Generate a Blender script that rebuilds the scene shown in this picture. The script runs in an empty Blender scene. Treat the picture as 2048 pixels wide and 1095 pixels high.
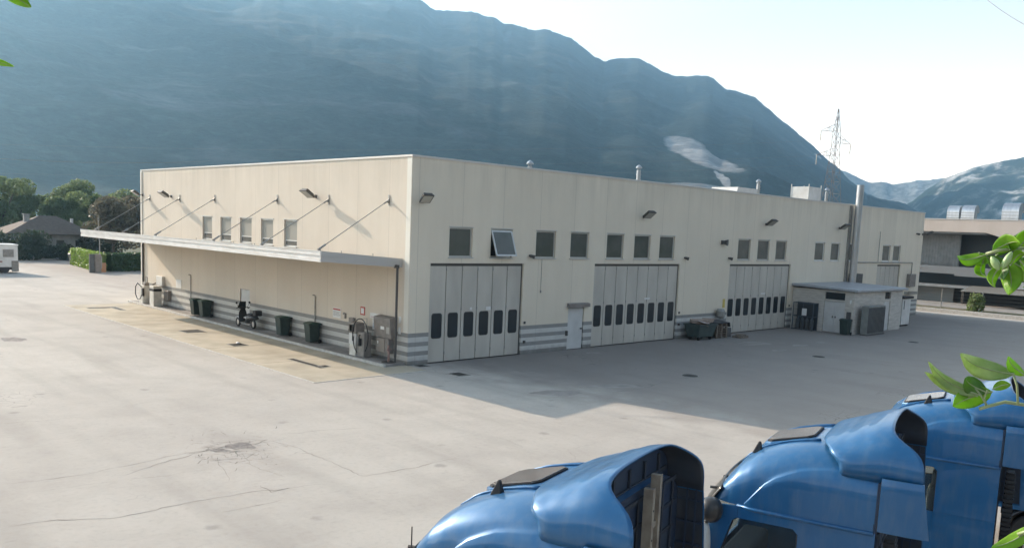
import bpy, math, random
from mathutils import Vector, Matrix, noise as mn
random.seed(7)
R = math.radians
SC = bpy.context.scene
COL = SC.collection

# ---------------------------------------------------------------- camera
CR = Vector((0.723493898, -0.689060295, 0.041862747))
CU = Vector((0.051098207, 0.113929602, 0.992173885))
CF = Vector((0.688437037, 0.71569264, -0.117637117))
CP = Vector((-21.7860146, -29.11097436, 6.07989381))
FP, PX, PY = 1685.18, 1024.0, 657.11
cam_d = bpy.data.cameras.new("camera")
cam = bpy.data.objects.new("camera", cam_d)
COL.objects.link(cam)
SC.camera = cam
M3 = Matrix((CR, CU, -CF)).transposed()
cam.matrix_world = Matrix.Translation(CP) @ M3.to_4x4()
cam_d.sensor_width = 36
cam_d.lens = 36 * FP / 2048
cam_d.shift_y = (PY - 547.5) / 2048
cam_d.clip_start = 0.05
cam_d.clip_end = 40000

# ---------------------------------------------------------------- light
VEIL = 1.4
SUN_AZ, SUN_EL = 100.5, 22.98      # degrees, azimuth counter-clockwise from +X
w = bpy.data.worlds.new("World"); SC.world = w; w.use_nodes = True
nt = w.node_tree; nt.nodes.clear()
sky = nt.nodes.new('ShaderNodeTexSky'); sky.sky_type = 'NISHITA'; sky.sun_disc = False
sky.sun_elevation = R(SUN_EL); sky.sun_rotation = R(90 - SUN_AZ)
sky.altitude = 200; sky.air_density = 1.0; sky.dust_density = 4.0; sky.ozone_density = .6
bg = nt.nodes.new('ShaderNodeBackground'); bg.inputs[1].default_value = 0.075
wo = nt.nodes.new('ShaderNodeOutputWorld')
hs0 = nt.nodes.new('ShaderNodeHueSaturation'); hs0.inputs['Saturation'].default_value = .70
nt.links.new(sky.outputs[0], hs0.inputs['Color']); nt.links.new(hs0.outputs[0], bg.inputs[0]); # pale summer haze near the horizon of the sky itself
tcw = nt.nodes.new('ShaderNodeTexCoord'); spw = nt.nodes.new('ShaderNodeSeparateXYZ'); nt.links.new(tcw.outputs['Generated'], spw.inputs[0])
m1 = nt.nodes.new('ShaderNodeMath'); m1.operation = 'SUBTRACT'; m1.inputs[0].default_value = 1.0; m1.use_clamp = True; nt.links.new(spw.outputs[2], m1.inputs[1])
m2 = nt.nodes.new('ShaderNodeMath'); m2.operation = 'POWER'; m2.inputs[1].default_value = 5.5; nt.links.new(m1.outputs[0], m2.inputs[0])
m3 = nt.nodes.new('ShaderNodeMath'); m3.operation = 'MULTIPLY'; m3.inputs[1].default_value = VEIL; nt.links.new(m2.outputs[0], m3.inputs[0])
bg2 = nt.nodes.new('ShaderNodeBackground'); bg2.inputs[0].default_value = (1.0, .86, .72, 1); nt.links.new(m3.outputs[0], bg2.inputs[1])
ads = nt.nodes.new('ShaderNodeAddShader'); nt.links.new(bg.outputs[0], ads.inputs[0]); nt.links.new(bg2.outputs[0], ads.inputs[1])
nt.links.new(ads.outputs[0], wo.inputs[0])
sd = bpy.data.lights.new("sun", 'SUN'); sd.energy = 3.55; sd.angle = R(0.55); sd.color = (1.0, 0.83, 0.66)
so = bpy.data.objects.new("sun", sd); COL.objects.link(so)
sv = Vector((math.cos(R(SUN_AZ)) * math.cos(R(SUN_EL)), math.sin(R(SUN_AZ)) * math.cos(R(SUN_EL)), math.sin(R(SUN_EL))))
so.rotation_euler = sv.to_track_quat('Z', 'Y').to_euler(); so.location = (-20, 60, 60)
SC.view_settings.view_transform = 'Standard'; SC.view_settings.look = 'None'
SC.view_settings.exposure = 1.52; SC.view_settings.gamma = 1.0
SC.render.engine = 'CYCLES'
SC.cycles.volume_bounces = 1
SC.cycles.max_bounces = 8

# ---------------------------------------------------------------- helpers
def ray(px, py):
    return (CF + CR * ((px - PX) / FP) - CU * ((py - PY) / FP))
def gp(px, py, z=0.0):                      # ground point seen at a pixel of the photograph
    d = ray(px, py); t = (z - CP.z) / d.z
    return CP + d * t
def at(px, py, dist):
    return CP + ray(px, py).normalized() * dist
ORG = {}
def org(o):
    return ORG[o.name] if o else Vector((0, 0, 0))
class MB:
    def __init__(s): s.v = []; s.f = []; s.mi = []; s.cur = 0
    def add(s, pts, faces):
        b = len(s.v); s.v += [Vector(p) for p in pts]
        for f in faces: s.f.append([b + i for i in f]); s.mi.append(s.cur)
        return s
    def poly(s, pts): return s.add(pts, [list(range(len(pts)))])
    def box(s, x0, y0, z0, x1, y1, z1):
        if x0 > x1: x0, x1 = x1, x0
        if y0 > y1: y0, y1 = y1, y0
        if z0 > z1: z0, z1 = z1, z0
        return s.add([(x0,y0,z0),(x1,y0,z0),(x1,y1,z0),(x0,y1,z0),(x0,y0,z1),(x1,y0,z1),(x1,y1,z1),(x0,y1,z1)],
                     [(0,3,2,1),(4,5,6,7),(0,1,5,4),(1,2,6,5),(2,3,7,6),(3,0,4,7)])
    def obox(s, c, X, Y, Z):
        c, X, Y, Z = map(Vector, (c, X, Y, Z)); P = []
        for k in (-1, 1):
            for i, j in ((-1,-1),(1,-1),(1,1),(-1,1)): P.append(c + X*i + Y*j + Z*k)
        return s.add(P, [(0,3,2,1),(4,5,6,7),(0,1,5,4),(1,2,6,5),(2,3,7,6),(3,0,4,7)])
    def prism(s, pts, d):
        n = len(pts); pts = [Vector(p) for p in pts]; d = Vector(d)
        fs = [list(range(n))[::-1], list(range(n, 2*n))]
        for i in range(n): fs.append([i, (i+1) % n, n + (i+1) % n, n + i])
        return s.add(pts + [p + d for p in pts], fs)
    def cyl(s, p0, p1, r0, r1=None, n=14, caps=True):
        p0, p1 = Vector(p0), Vector(p1); r1 = r0 if r1 is None else r1
        a = (p1 - p0).normalized(); q = a.orthogonal().normalized(); t = a.cross(q)
        P = []
        for p, r in ((p0, r0), (p1, r1)):
            for k in range(n):
                g = 2*math.pi*k/n; P.append(p + q*math.cos(g)*r + t*math.sin(g)*r)
        F = [[k, (k+1) % n, n + (k+1) % n, n + k] for k in range(n)]
        if caps: F += [list(range(n))[::-1], list(range(n, 2*n))]
        return s.add(P, F)
    def tube(s, pts, r, n=8, r1=None):
        pts = [Vector(p) for p in pts]; m = len(pts); P = []; F = []; q = None
        for i, p in enumerate(pts):
            a = (pts[min(i+1, m-1)] - pts[max(i-1, 0)]).normalized()
            if q is None: q = a.orthogonal().normalized()
            q = (q - a*q.dot(a)).normalized(); t = a.cross(q)
            rr = r if r1 is None else r + (r1 - r)*i/(m-1)
            for k in range(n):
                g = 2*math.pi*k/n; P.append(p + q*math.cos(g)*rr + t*math.sin(g)*rr)
        for i in range(m-1):
            for k in range(n): F.append([i*n+k, i*n+(k+1) % n, (i+1)*n+(k+1) % n, (i+1)*n+k])
        F += [list(range(n))[::-1], list(range((m-1)*n, m*n))]
        return s.add(P, F)
    def lathe(s, c, prof, n=18, axis='z'):
        c = Vector(c); P = []; F = []; m = len(prof)
        for r, z in prof:
            for k in range(n):
                g = 2*math.pi*k/n; a, b = math.cos(g)*r, math.sin(g)*r
                P.append(c + (Vector((a, b, z)) if axis == 'z' else Vector((z, a, b)) if axis == 'x' else Vector((a, z, b))))
        for i in range(m-1):
            for k in range(n): F.append([i*n+k, i*n+(k+1) % n, (i+1)*n+(k+1) % n, (i+1)*n+k])
        return s.add(P, F)
    def grid(s, fn, nu, nv):
        P = [fn(i/nu, j/nv) for i in range(nu+1) for j in range(nv+1)]
        F = [[i*(nv+1)+j, i*(nv+1)+j+1, (i+1)*(nv+1)+j+1, (i+1)*(nv+1)+j] for i in range(nu) for j in range(nv)]
        return s.add(P, F)
    def build(s, name, mats, parent=None, smooth=False, bevel=0, solid=0, autos=False, sub=0, solidmat=0):
        me = bpy.data.meshes.new(name)
        if parent is not None: o0 = org(parent)
        else:
            xs = [p.x for p in s.v]; ys = [p.y for p in s.v]; zs = [p.z for p in s.v]
            o0 = Vector(((min(xs)+max(xs))/2, (min(ys)+max(ys))/2, min(zs)))
        me.from_pydata([tuple(p - o0) for p in s.v], [], s.f)
        if not isinstance(mats, (list, tuple)): mats = [mats]
        for m in mats: me.materials.append(m)
        for i, p in enumerate(me.polygons):
            p.material_index = s.mi[i]; p.use_smooth = smooth or autos
        me.update()
        o = bpy.data.objects.new(name, me); COL.objects.link(o)
        if parent is not None: o.parent = parent
        else: o.location = o0
        ORG[o.name] = o0
        if autos:
            try: me.set_sharp_from_angle(angle=R(35))
            except Exception: pass
        if solid:
            md = o.modifiers.new('solid', 'SOLIDIFY'); md.thickness = solid; md.offset = -1
            md.material_offset = solidmat; md.material_offset_rim = 0
        if sub:
            md = o.modifiers.new('sub', 'SUBSURF'); md.levels = md.render_levels = sub
        if bevel:
            md = o.modifiers.new('bevel', 'BEVEL'); md.width = bevel; md.segments = 2; md.limit_method = 'ANGLE'
        return o
def thing(name, label, cat, loc=(0,0,0), group=None):
    o = bpy.data.objects.new(name, None); COL.objects.link(o); o.location = loc
    o.empty_display_size = .2; ORG[o.name] = Vector(loc)
    o['label'] = label; o['category'] = cat
    if group: o['group'] = group
    return o
def tag(o, label, cat, group=None):
    o['label'] = label; o['category'] = cat
    if group: o['group'] = group
    return o
def struct(o, kind='structure'): o['kind'] = kind; return o
def copy_tree(o, parent=None):
    c = o.copy(); COL.objects.link(c)
    if parent is not None: c.parent = parent
    ORG[c.name] = ORG[o.name]
    for ch in list(o.children): copy_tree(ch, c)
    return c

# ---------------------------------------------------------------- materials
def mat(name, c, rough=.7, metal=0, c2=None, scale=3, amt=1, bump=0, bscale=60, stretch=(1,1,1), coat=0, spec=.5, alpha=1, trans=0):
    m = bpy.data.materials.new(name); m.use_nodes = True; n = m.node_tree; b = n.nodes['Principled BSDF']
    b.inputs['Roughness'].default_value = rough; b.inputs['Metallic'].default_value = metal
    b.inputs['Base Color'].default_value = (*c, 1); b.inputs['Coat Weight'].default_value = coat
    b.inputs['Specular IOR Level'].default_value = spec
    if coat: b.inputs['Coat Roughness'].default_value = .08
    if trans: b.inputs['Transmission Weight'].default_value = trans
    if c2 or bump:
        tc = n.nodes.new('ShaderNodeTexCoord'); mp = n.nodes.new('ShaderNodeMapping')
        mp.inputs['Scale'].default_value = stretch; n.links.new(tc.outputs['Object'], mp.inputs[0])
    if c2:
        no = n.nodes.new('ShaderNodeTexNoise'); no.inputs['Scale'].default_value = scale; no.inputs['Detail'].default_value = 8
        n.links.new(mp.outputs[0], no.inputs[0])
        cr = n.nodes.new('ShaderNodeValToRGB'); cr.color_ramp.elements[0].position = .35; cr.color_ramp.elements[1].position = .68
        cr.color_ramp.elements[0].color = (*c, 1); cr.color_ramp.elements[1].color = (*c2, 1)
        n.links.new(no.outputs[0], cr.inputs[0]); n.links.new(cr.outputs[0], b.inputs['Base Color'])
    if bump:
        nb = n.nodes.new('ShaderNodeTexNoise'); nb.inputs['Scale'].default_value = bscale; nb.inputs['Detail'].default_value = 5
        n.links.new(mp.outputs[0], nb.inputs[0]); bm = n.nodes.new('ShaderNodeBump'); bm.inputs['Strength'].default_value = bump
        bm.inputs['Distance'].default_value = .02
        n.links.new(nb.outputs[0], bm.inputs['Height']); n.links.new(bm.outputs[0], b.inputs['Normal'])
    return m
class NT:                                     # tiny node helper
    def __init__(s, m): s.t = m.node_tree; s.b = s.t.nodes['Principled BSDF']
    def n(s, k, **kw):
        x = s.t.nodes.new(k)
        for a, v in kw.items(): setattr(x, a, v)
        return x
    def l(s, a, b): s.t.links.new(a, b)
    def math(s, op, a, b=None, c=None):
        x = s.n('ShaderNodeMath', operation=op)
        for i, v in enumerate((a, b, c)):
            if v is None: continue
            if isinstance(v, (int, float)): x.inputs[i].default_value = v
            else: s.l(v, x.inputs[i])
        return x.outputs[0]
    def mix(s, f, a, b, mode='MIX'):
        x = s.n('ShaderNodeMix', data_type='RGBA', blend_type=mode)
        for i, v in ((0, f), (6, a), (7, b)):
            if isinstance(v, (int, float)): x.inputs[i].default_value = v
            elif isinstance(v, tuple): x.inputs[i].default_value = (*v, 1)
            else: s.l(v, x.inputs[i])
        return x.outputs[2]
    def noise(s, vec, sc, det=6, rough=.55):
        x = s.n('ShaderNodeTexNoise'); x.inputs['Scale'].default_value = sc; x.inputs['Detail'].default_value = det
        x.inputs['Roughness'].default_value = rough
        if vec: s.l(vec, x.inputs[0])
        return x.outputs[0]
    def ramp(s, v, a, b):
        x = s.n('ShaderNodeMapRange'); x.inputs['From Min'].default_value = a; x.inputs['From Max'].default_value = b
        s.l(v, x.inputs[0]); return x.outputs[0]
    def mapping(s, vec, sc):
        x = s.n('ShaderNodeMapping'); x.inputs['Scale'].default_value = sc; s.l(vec, x.inputs[0]); return x.outputs[0]

def wall_mat(name, axis, base, stain, dark, light, pitch, off, stripes=True, stainamt=.55):
    m = bpy.data.materials.new(name); m.use_nodes = True; N = NT(m)
    N.b.inputs['Roughness'].default_value = .88
    tc = N.n('ShaderNodeTexCoord'); sp = N.n('ShaderNodeSeparateXYZ'); N.l(tc.outputs['Object'], sp.inputs[0])
    u = sp.outputs[axis]; z = sp.outputs[2]
    streak = N.noise(N.mapping(tc.outputs['Object'], (1, 1, .10)), 1.6, 7, .62)
    blotch = N.noise(tc.outputs['Object'], .35, 5)
    fine = N.noise(N.mapping(tc.outputs['Object'], (1, 1, .35)), 9, 6)
    f = N.math('MULTIPLY', N.ramp(streak, .42, .74), stainamt)
    c = N.mix(f, base, stain)
    c = N.mix(N.math('MULTIPLY', N.ramp(blotch, .4, .7), .35), c, tuple(x*.82 for x in base))
    c = N.mix(N.math('MULTIPLY', N.ramp(fine, .35, .75), .08), c, tuple(x*.7 for x in base))
    # panel joints
    q = N.math('ABSOLUTE', N.math('SUBTRACT', N.math('FRACT', N.math('DIVIDE', N.math('SUBTRACT', u, off), pitch)), .5))
    j = N.math('GREATER_THAN', q, .5 - .012/pitch)
    pid = N.math('FLOOR', N.math('DIVIDE', N.math('SUBTRACT', u, off), pitch)); wn = N.n('ShaderNodeTexWhiteNoise', noise_dimensions='1D'); N.l(pid, wn.inputs['W'])
    c = N.mix(N.math('MULTIPLY', wn.outputs['Value'], .16), c, tuple(x*.72 for x in base))
    # rain dirt running down from the coping
    rr = N.ramp(N.math('ADD', z, N.math('MULTIPLY', N.math('SUBTRACT', streak, .5), 5.5)), 7.6, 9.4)
    c = N.mix(N.math('MULTIPLY', rr, .17), c, (.36, .33, .27))
    if stripes:
        fr = N.math('FRACT', N.math('DIVIDE', z, .4067))
        s1 = N.math('MULTIPLY', N.math('LESS_THAN', fr, .47), N.math('LESS_THAN', z, 1.404))
        low = N.math('LESS_THAN', z, 1.404)
        wear = N.ramp(N.noise(tc.outputs['Object'], 2.5, 8), .3, .75)
        lc = N.mix(N.math('MULTIPLY', wear, .35), light, tuple(x*.6 for x in light))
        dc = N.mix(N.math('MULTIPLY', wear, .35), dark, tuple(x*1.5 for x in dark))
        c = N.mix(low, c, lc); c = N.mix(s1, c, dc)
        # splash dirt just above the ground
        dirt = N.math('MULTIPLY', N.ramp(N.math('ADD', z, N.math('MULTIPLY', N.noise(tc.outputs['Object'], 3, 6), .5)), .62, .2), .6)
        c = N.mix(dirt, c, (.13, .12, .10))
    c = N.mix(N.math('MULTIPLY', j, .30), c, (.18, .165, .14))
    N.l(c, N.b.inputs['Base Color'])
    bm = N.n('ShaderNodeBump'); bm.inputs['Strength'].default_value = .25; bm.inputs['Distance'].default_value = .01
    N.l(N.math('SUBTRACT', N.noise(tc.outputs['Object'], 45, 6), N.math('MULTIPLY', j, 3)), bm.inputs['Height'])
    N.l(bm.outputs[0], N.b.inputs['Normal'])
    return m

CREAM = (.72, .64, .53)
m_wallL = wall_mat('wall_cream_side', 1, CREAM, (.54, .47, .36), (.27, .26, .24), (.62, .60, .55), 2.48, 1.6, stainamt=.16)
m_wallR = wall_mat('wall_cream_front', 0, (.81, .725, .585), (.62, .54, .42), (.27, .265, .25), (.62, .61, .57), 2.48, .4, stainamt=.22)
m_coping = mat('coping_metal', (.62, .60, .57), .45, .3)
m_white = mat('white_metal', (.75, .74, .71), .45, c2=(.62, .61, .57), scale=2)
m_fascia = mat('fascia_white', (.78, .76, .72), .5, c2=(.66, .63, .58), scale=1.2, stretch=(1,1,4))
m_door = mat('door_grey', (.57, .535, .465), .5, c2=(.47, .44, .385), scale=1.3, stretch=(1,1,.3))
m_doorw = mat('door_white', (.62, .62, .60), .5, c2=(.52, .52, .50), scale=1.5)
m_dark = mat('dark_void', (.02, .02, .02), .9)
m_rubber = mat('black_rubber', (.022, .022, .024), .65)
m_glass = mat('window_glass', (.055, .062, .055), .08, spec=.6, c2=(.13, .13, .115), scale=.9)
_n = NT(m_glass); _oi = _n.n('ShaderNodeObjectInfo'); _src = _n.b.inputs['Base Color'].links[0].from_socket
_n.l(_n.mix(_n.math('MULTIPLY', _oi.outputs['Random'], .6), _src, (.14, .145, .125)), _n.b.inputs['Base Color'])
m_glassd = mat('door_glass', (.028, .034, .038), .12, spec=.5)
m_alu = mat('aluminium', (.52, .52, .50), .4, .5)
m_steel = mat('brushed_steel', (.62, .63, .64), .28, .9, c2=(.5, .51, .53), scale=4, stretch=(1,1,.2))
m_galv = mat('galvanised', (.36, .36, .34), .5, .6, c2=(.28, .27, .25), scale=8)
m_blind = mat('blind_cloth', (.34, .33, .29), .9)
m_iron = mat('cast_iron', (.05, .048, .045), .7, .2, c2=(.09, .085, .075), scale=12)
m_green = mat('bin_green', (.024, .042, .036), .5, c2=(.036, .055, .048), scale=5)
m_greenlid = mat('bin_lid_green', (.035, .075, .05), .45)
m_bingrey = mat('bin_grey', (.07, .075, .075), .55, c2=(.10,.10,.10), scale=5)
m_pumpw = mat('pump_white', (.72, .70, .64), .45, c2=(.55, .52, .46), scale=3)
m_pumpg = mat('pump_grey', (.22, .20, .18), .55, c2=(.30, .28, .25), scale=4)
m_brown = mat('cabinet_taupe', (.27, .24, .215), .6, c2=(.20, .18, .16), scale=4)
m_red = mat('red_paint', (.45, .06, .04), .5)
m_signw = mat('sign_white', (.74, .73, .70), .5)
m_signb = mat('sign_blue', (.12, .22, .38), .5)
m_text = mat('sign_print', (.22, .21, .2), .6)
m_yellow = mat('sign_yellow', (.55, .42, .10), .5)
m_cardb = mat('cardboard', (.36, .29, .24), .9, c2=(.27, .21, .17), scale=5)
m_wood = mat('pallet_wood', (.22, .18, .14), .9, c2=(.13, .11, .09), scale=6)
m_terra = mat('roof_tile', (.14, .105, .085), .9, c2=(.10, .08, .065), scale=3, bump=.6, bscale=10)
m_plaster = mat('house_plaster', (.42, .42, .40), .9, c2=(.3, .3, .29), scale=1.5)
m_orange = mat('orange_box', (.42, .22, .12), .7)
m_pvc = mat('drain_pipe', (.085, .08, .075), .5, .2)
m_conc = mat('annex_concrete', (.62, .58, .52), .9, c2=(.48, .45, .40), scale=2, stretch=(1,1,6), bump=.3, bscale=20)
m_roofsheet = mat('roof_sheet', (.42, .44, .46), .5, .2, c2=(.36, .37, .39), scale=2)
m_kerb = mat('kerb_stone', (.58, .56, .52), .85, c2=(.44, .42, .39), scale=6, bump=.3)

# yard: old pale concrete asphalt
def yard_mat():
    m = bpy.data.materials.new('yard_surface'); m.use_nodes = True; N = NT(m); N.b.inputs['Roughness'].default_value = .93
    tc = N.n('ShaderNodeTexCoord'); g = N.n('ShaderNodeNewGeometry'); P = g.outputs['Position']
    big = N.noise(P, .06, 5, .5); mid = N.noise(P, .45, 8, .65); fine = N.noise(P, 7, 8, .7); grain = N.noise(P, 28, 6, .75)
    c = N.mix(N.ramp(big, .38, .62), (.40, .365, .325), (.47, .435, .385))
    c = N.mix(N.math('MULTIPLY', N.ramp(mid, .42, .72), .55), c, (.29, .26, .235))
    c = N.mix(N.math('MULTIPLY', N.ramp(N.noise(P, .16, 6, .6), .52, .66), .35), c, (.52, .48, .43))
    c = N.mix(N.math('MULTIPLY', N.ramp(fine, .5, .8), .45), c, (.22, .20, .18))
    c = N.mix(N.math('MULTIPLY', N.ramp(grain, .42, .66), .30), c, (.54, .50, .45))
    c = N.mix(N.math('MULTIPLY', N.ramp(N.noise(P, 90, 3, .8), .55, .75), .35), c, (.16, .15, .14))
    # tyre-worn tracks, long and faint
    tr = N.noise(N.mapping(P, (.5, .06, 1)), 1.2, 5, .5)
    c = N.mix(N.math('MULTIPLY', N.ramp(tr, .50, .66), .36), c, (.26, .235, .21))
    # browner asphalt; before the doors, truck dirt and the building's shadow deepened in colour
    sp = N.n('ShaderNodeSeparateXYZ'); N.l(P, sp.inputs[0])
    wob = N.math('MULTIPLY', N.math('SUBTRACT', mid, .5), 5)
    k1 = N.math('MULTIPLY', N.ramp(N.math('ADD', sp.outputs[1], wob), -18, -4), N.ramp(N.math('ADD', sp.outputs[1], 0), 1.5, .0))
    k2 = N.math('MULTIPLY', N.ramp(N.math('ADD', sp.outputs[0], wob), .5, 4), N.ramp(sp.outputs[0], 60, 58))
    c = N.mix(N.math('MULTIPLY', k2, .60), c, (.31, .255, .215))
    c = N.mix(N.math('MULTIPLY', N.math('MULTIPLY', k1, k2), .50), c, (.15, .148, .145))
    # oil drips
    v = N.n('ShaderNodeTexVoronoi'); v.inputs['Scale'].default_value = .55; N.l(P, v.inputs[0])
    spot = N.math('MULTIPLY', N.ramp(N.math('ADD', v.outputs['Distance'], N.math('MULTIPLY', N.noise(P, 6, 4), .12)), .17, .10), .45)
    c = N.mix(spot, c, (.16, .15, .14))
    # fine alligator cracks where the mask is strong
    v2 = N.n('ShaderNodeTexVoronoi', feature='DISTANCE_TO_EDGE'); v2.inputs['Scale'].default_value = 2.2
    N.l(N.mix(.12, P, N.n('ShaderNodeTexNoise').outputs['Color']) if False else P, v2.inputs[0])
    mask = N.ramp(N.noise(P, .16, 3, .5), .60, .70)
    ck = N.math('MULTIPLY', N.math('LESS_THAN', v2.outputs['Distance'], .018), mask)
    c = N.mix(N.math('MULTIPLY', ck, .6), c, (.10, .09, .085))
    N.l(c, N.b.inputs['Base Color'])
    bm = N.n('ShaderNodeBump'); bm.inputs['Strength'].default_value = .5; bm.inputs['Distance'].default_value = .012
    N.l(N.math('ADD', fine, grain), bm.inputs['Height']); N.l(bm.outputs[0], N.b.inputs['Normal'])
    return m
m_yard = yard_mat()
m_slab = mat('apron_concrete', (.50, .44, .34), .9, c2=(.36, .315, .24), scale=.7, bump=.3, bscale=30)
m_pave = mat('pavement_concrete', (.30, .28, .26), .9, c2=(.20, .19, .18), scale=1.5, bump=.3, bscale=30)
m_crack = mat('crack_tar', (.15, .135, .12), .95)
m_field = mat('field_green', (.035, .05, .02), .95, c2=(.06, .075, .03), scale=.02)
m_grass = mat('verge_grass', (.07, .085, .035), .95, c2=(.16, .13, .08), scale=.8)

# ---------------------------------------------------------------- ground
b = MB(); b.poly([(-13000,-13000,-.6),(14000,-13000,-.6),(14000,14000,-.6),(-13000,14000,-.6)])
struct(b.build('ground', m_field))
b = MB()
b.prism([(-70,-60,-.55),(64,-60,-.55),(64,84,-.55),(-70,84,-.55)], (0,0,.55))
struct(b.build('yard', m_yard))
b = MB(); b.prism([(-5.35,-1.4,0),(0,-1.4,0),(0,29.7,0),(-5.3,29.7,0)], (0,0,.012)); struct(b.build('forecourt_slab', m_slab))
b = MB(); b.prism([(-5.42,-1.45,0),(-5.35,-1.45,0),(-5.3,29.7,0),(-5.37,29.7,0)], (0,0,.02))
b.prism([(-5.35,-1.45,0),(-.1,-1.45,0),(-.1,-1.4,0),(-5.35,-1.4,0)], (0,0,.016)); struct(b.build('forecourt_kerb_strip', m_kerb))
b = MB(); b.prism([(-1.05,.15,.012),(0,.15,.012),(0,30.6,.012),(-.85,30.6,.012)], (0,0,.10))
struct(b.build('pavement', m_pave))
b = MB(); b.prism([(-1.17,.1,.012),(-1.05,.1,.012),(-.85,30.6,.012),(-.97,30.6,.012)], (0,0,.115)); struct(b.build('pavement_kerb', m_kerb, bevel=.015))
# slab joints
b = MB()
for yy in (3.4, 8.3, 13.2, 18.1, 23.0, 27.9): b.box(-5.3, yy, .013, -1.2, yy+.02, .0155)
struct(b.build('slab_joints', m_crack))

# cracks, drawn where they run over the yard
def crack(pts, wdt, jit=.05, z=.004):
    mb = MB(); P = [gp(*p) for p in pts]; L = []
    for a, c in zip(P, P[1:]):
        n = max(2, int((c-a).length/.16))
        for i in range(n): L.append(a.lerp(c, i/n))
    L.append(P[-1]); acc = Vector((0,0,0)); Q = []
    for i, p in enumerate(L):
        acc = acc*.85 + Vector((random.uniform(-1,1), random.uniform(-1,1), 0))*jit
        Q.append(p + acc)
    for i in range(len(Q)-1):
        d = (Q[i+1]-Q[i]); d.z = 0
        if d.length < 1e-4: continue
        s = d.normalized().cross(Vector((0,0,1)))
        t = i/len(Q); f = lambda t: wdt*(.35+.65*abs(mn.noise(Vector((t*9, pts[0][0]*.1, 0))))*2)*min(1, 6*t+.1, 6*(1-t)+.1)
        w0, w1 = f(t), f(t+1/len(Q))
        mb.poly([Q[i]-s*w0+Vector((0,0,z)), Q[i+1]-s*w1+Vector((0,0,z)), Q[i+1]+s*w1+Vector((0,0,z)), Q[i]+s*w0+Vector((0,0,z))])
    return mb
CK = [([(0,967),(150,950),(370,905),(480,893),(560,880),(590,872)], .018),
      ([(0,848),(70,842),(160,833)], .016), ([(0,1058),(120,1035),(250,1030),(360,1005),(480,988),(560,978),(640,968)], .022),
      ([(225,948),(250,950),(330,925),(420,900),(520,880)], .016), ([(560,870),(640,860),(725,855)], .02),
      ([(540,880),(620,905),(730,952),(830,935),(925,915)], .018), ([(445,1022),(500,1010),(560,995)], .012),
      ([(380,906),(430,895),(470,892),(515,888),(540,878)], .03), ([(395,914),(440,920),(500,915),(520,903)], .018),
      ([(440,885),(470,880),(500,878),(530,880)], .02), ([(520,970),(545,985),(580,978)], .022),
      ([(430,915),(450,935),(455,960)], .01), ([(480,905),(500,930),(560,950)], .01), ([(240,815),(320,800),(440,790)],.01),
      ([(870,830),(920,828)], .015), ([(980,870),(1010,880),(1040,895)], .01), ([(1060,845),(1150,842),(1260,830),(1400,840)], .008),
      ([(0,900),(150,880),(300,860)], .006), ([(640,845),(700,835),(760,832)],.008), ([(1160,930),(1130,900),(1200,880)],.006),
      ([(60,985),(200,965),(330,950),(440,935)], .008), ([(1040,800),(1180,788),(1290,775),(1360,757)], .02)]
mb = MB()
for pts, wd in CK:
    k = crack(pts, wd*.55); mb.add(k.v, k.f)
for i in range(190):        # broken surface around the big pothole patch
    c = Vector((random.gauss(458, 46), random.gauss(896, 17), 0)); L = random.uniform(6, 22); a = random.uniform(-.5, .5)+(1.5 if random.random() < .25 else 0)
    k = crack([(c.x, c.y), (c.x+L*math.cos(a), c.y+L*.35*math.sin(a))], random.uniform(.004, .013), .04); mb.add(k.v, k.f)
struct(mb.build('yard_cracks', m_crack))
mb = MB()
m_patch = mat('broken_tar', (.17, .155, .145), .95, c2=(.30, .27, .25), scale=6, bump=.6, bscale=30)
def blob(mb, px, py, rx, ry, z=.002, n=26, seed=0):
    c = gp(px, py); ex = (gp(px+rx, py)-c); ey = (gp(px, py+ry)-c); P = []
    for k in range(n):
        g = 2*math.pi*k/n; r = 1+.45*mn.noise(Vector((math.cos(g)*1.7+seed, math.sin(g)*1.7, seed)))
        P.append(c+ex*math.cos(g)*r+ey*math.sin(g)*r+Vector((0,0,z)))
    mb.poly(P)
blob(mb, 480, 891, 32, 6.5, seed=3); blob(mb, 440, 900, 20, 3, seed=5, z=.0025); blob(mb, 25, 678, 26, 4, seed=8)
struct(mb.build('yard_patches', m_patch))
mb = MB(); m_stain = mat('oil_stain', (.14, .13, .12), .8, c2=(.25, .23, .21), scale=2.5)
for i, (px, py, rx, ry) in enumerate(((1120,785,55,5),(1230,772,60,4),(1015,795,0,0),(1560,700,14,2),(1600,690,16,2),(1640,685,12,1.6),(1185,705,14,1.5),(1505,686,30,4))):
    if rx: blob(mb, px, py, rx, ry, seed=i*3.1, z=.0015)
m_wet = mat('faint_stain', (.24, .22, .20), .85, c2=(.34, .31, .28), scale=1.5)
struct(mb.build('yard_stains', m_wet))

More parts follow.
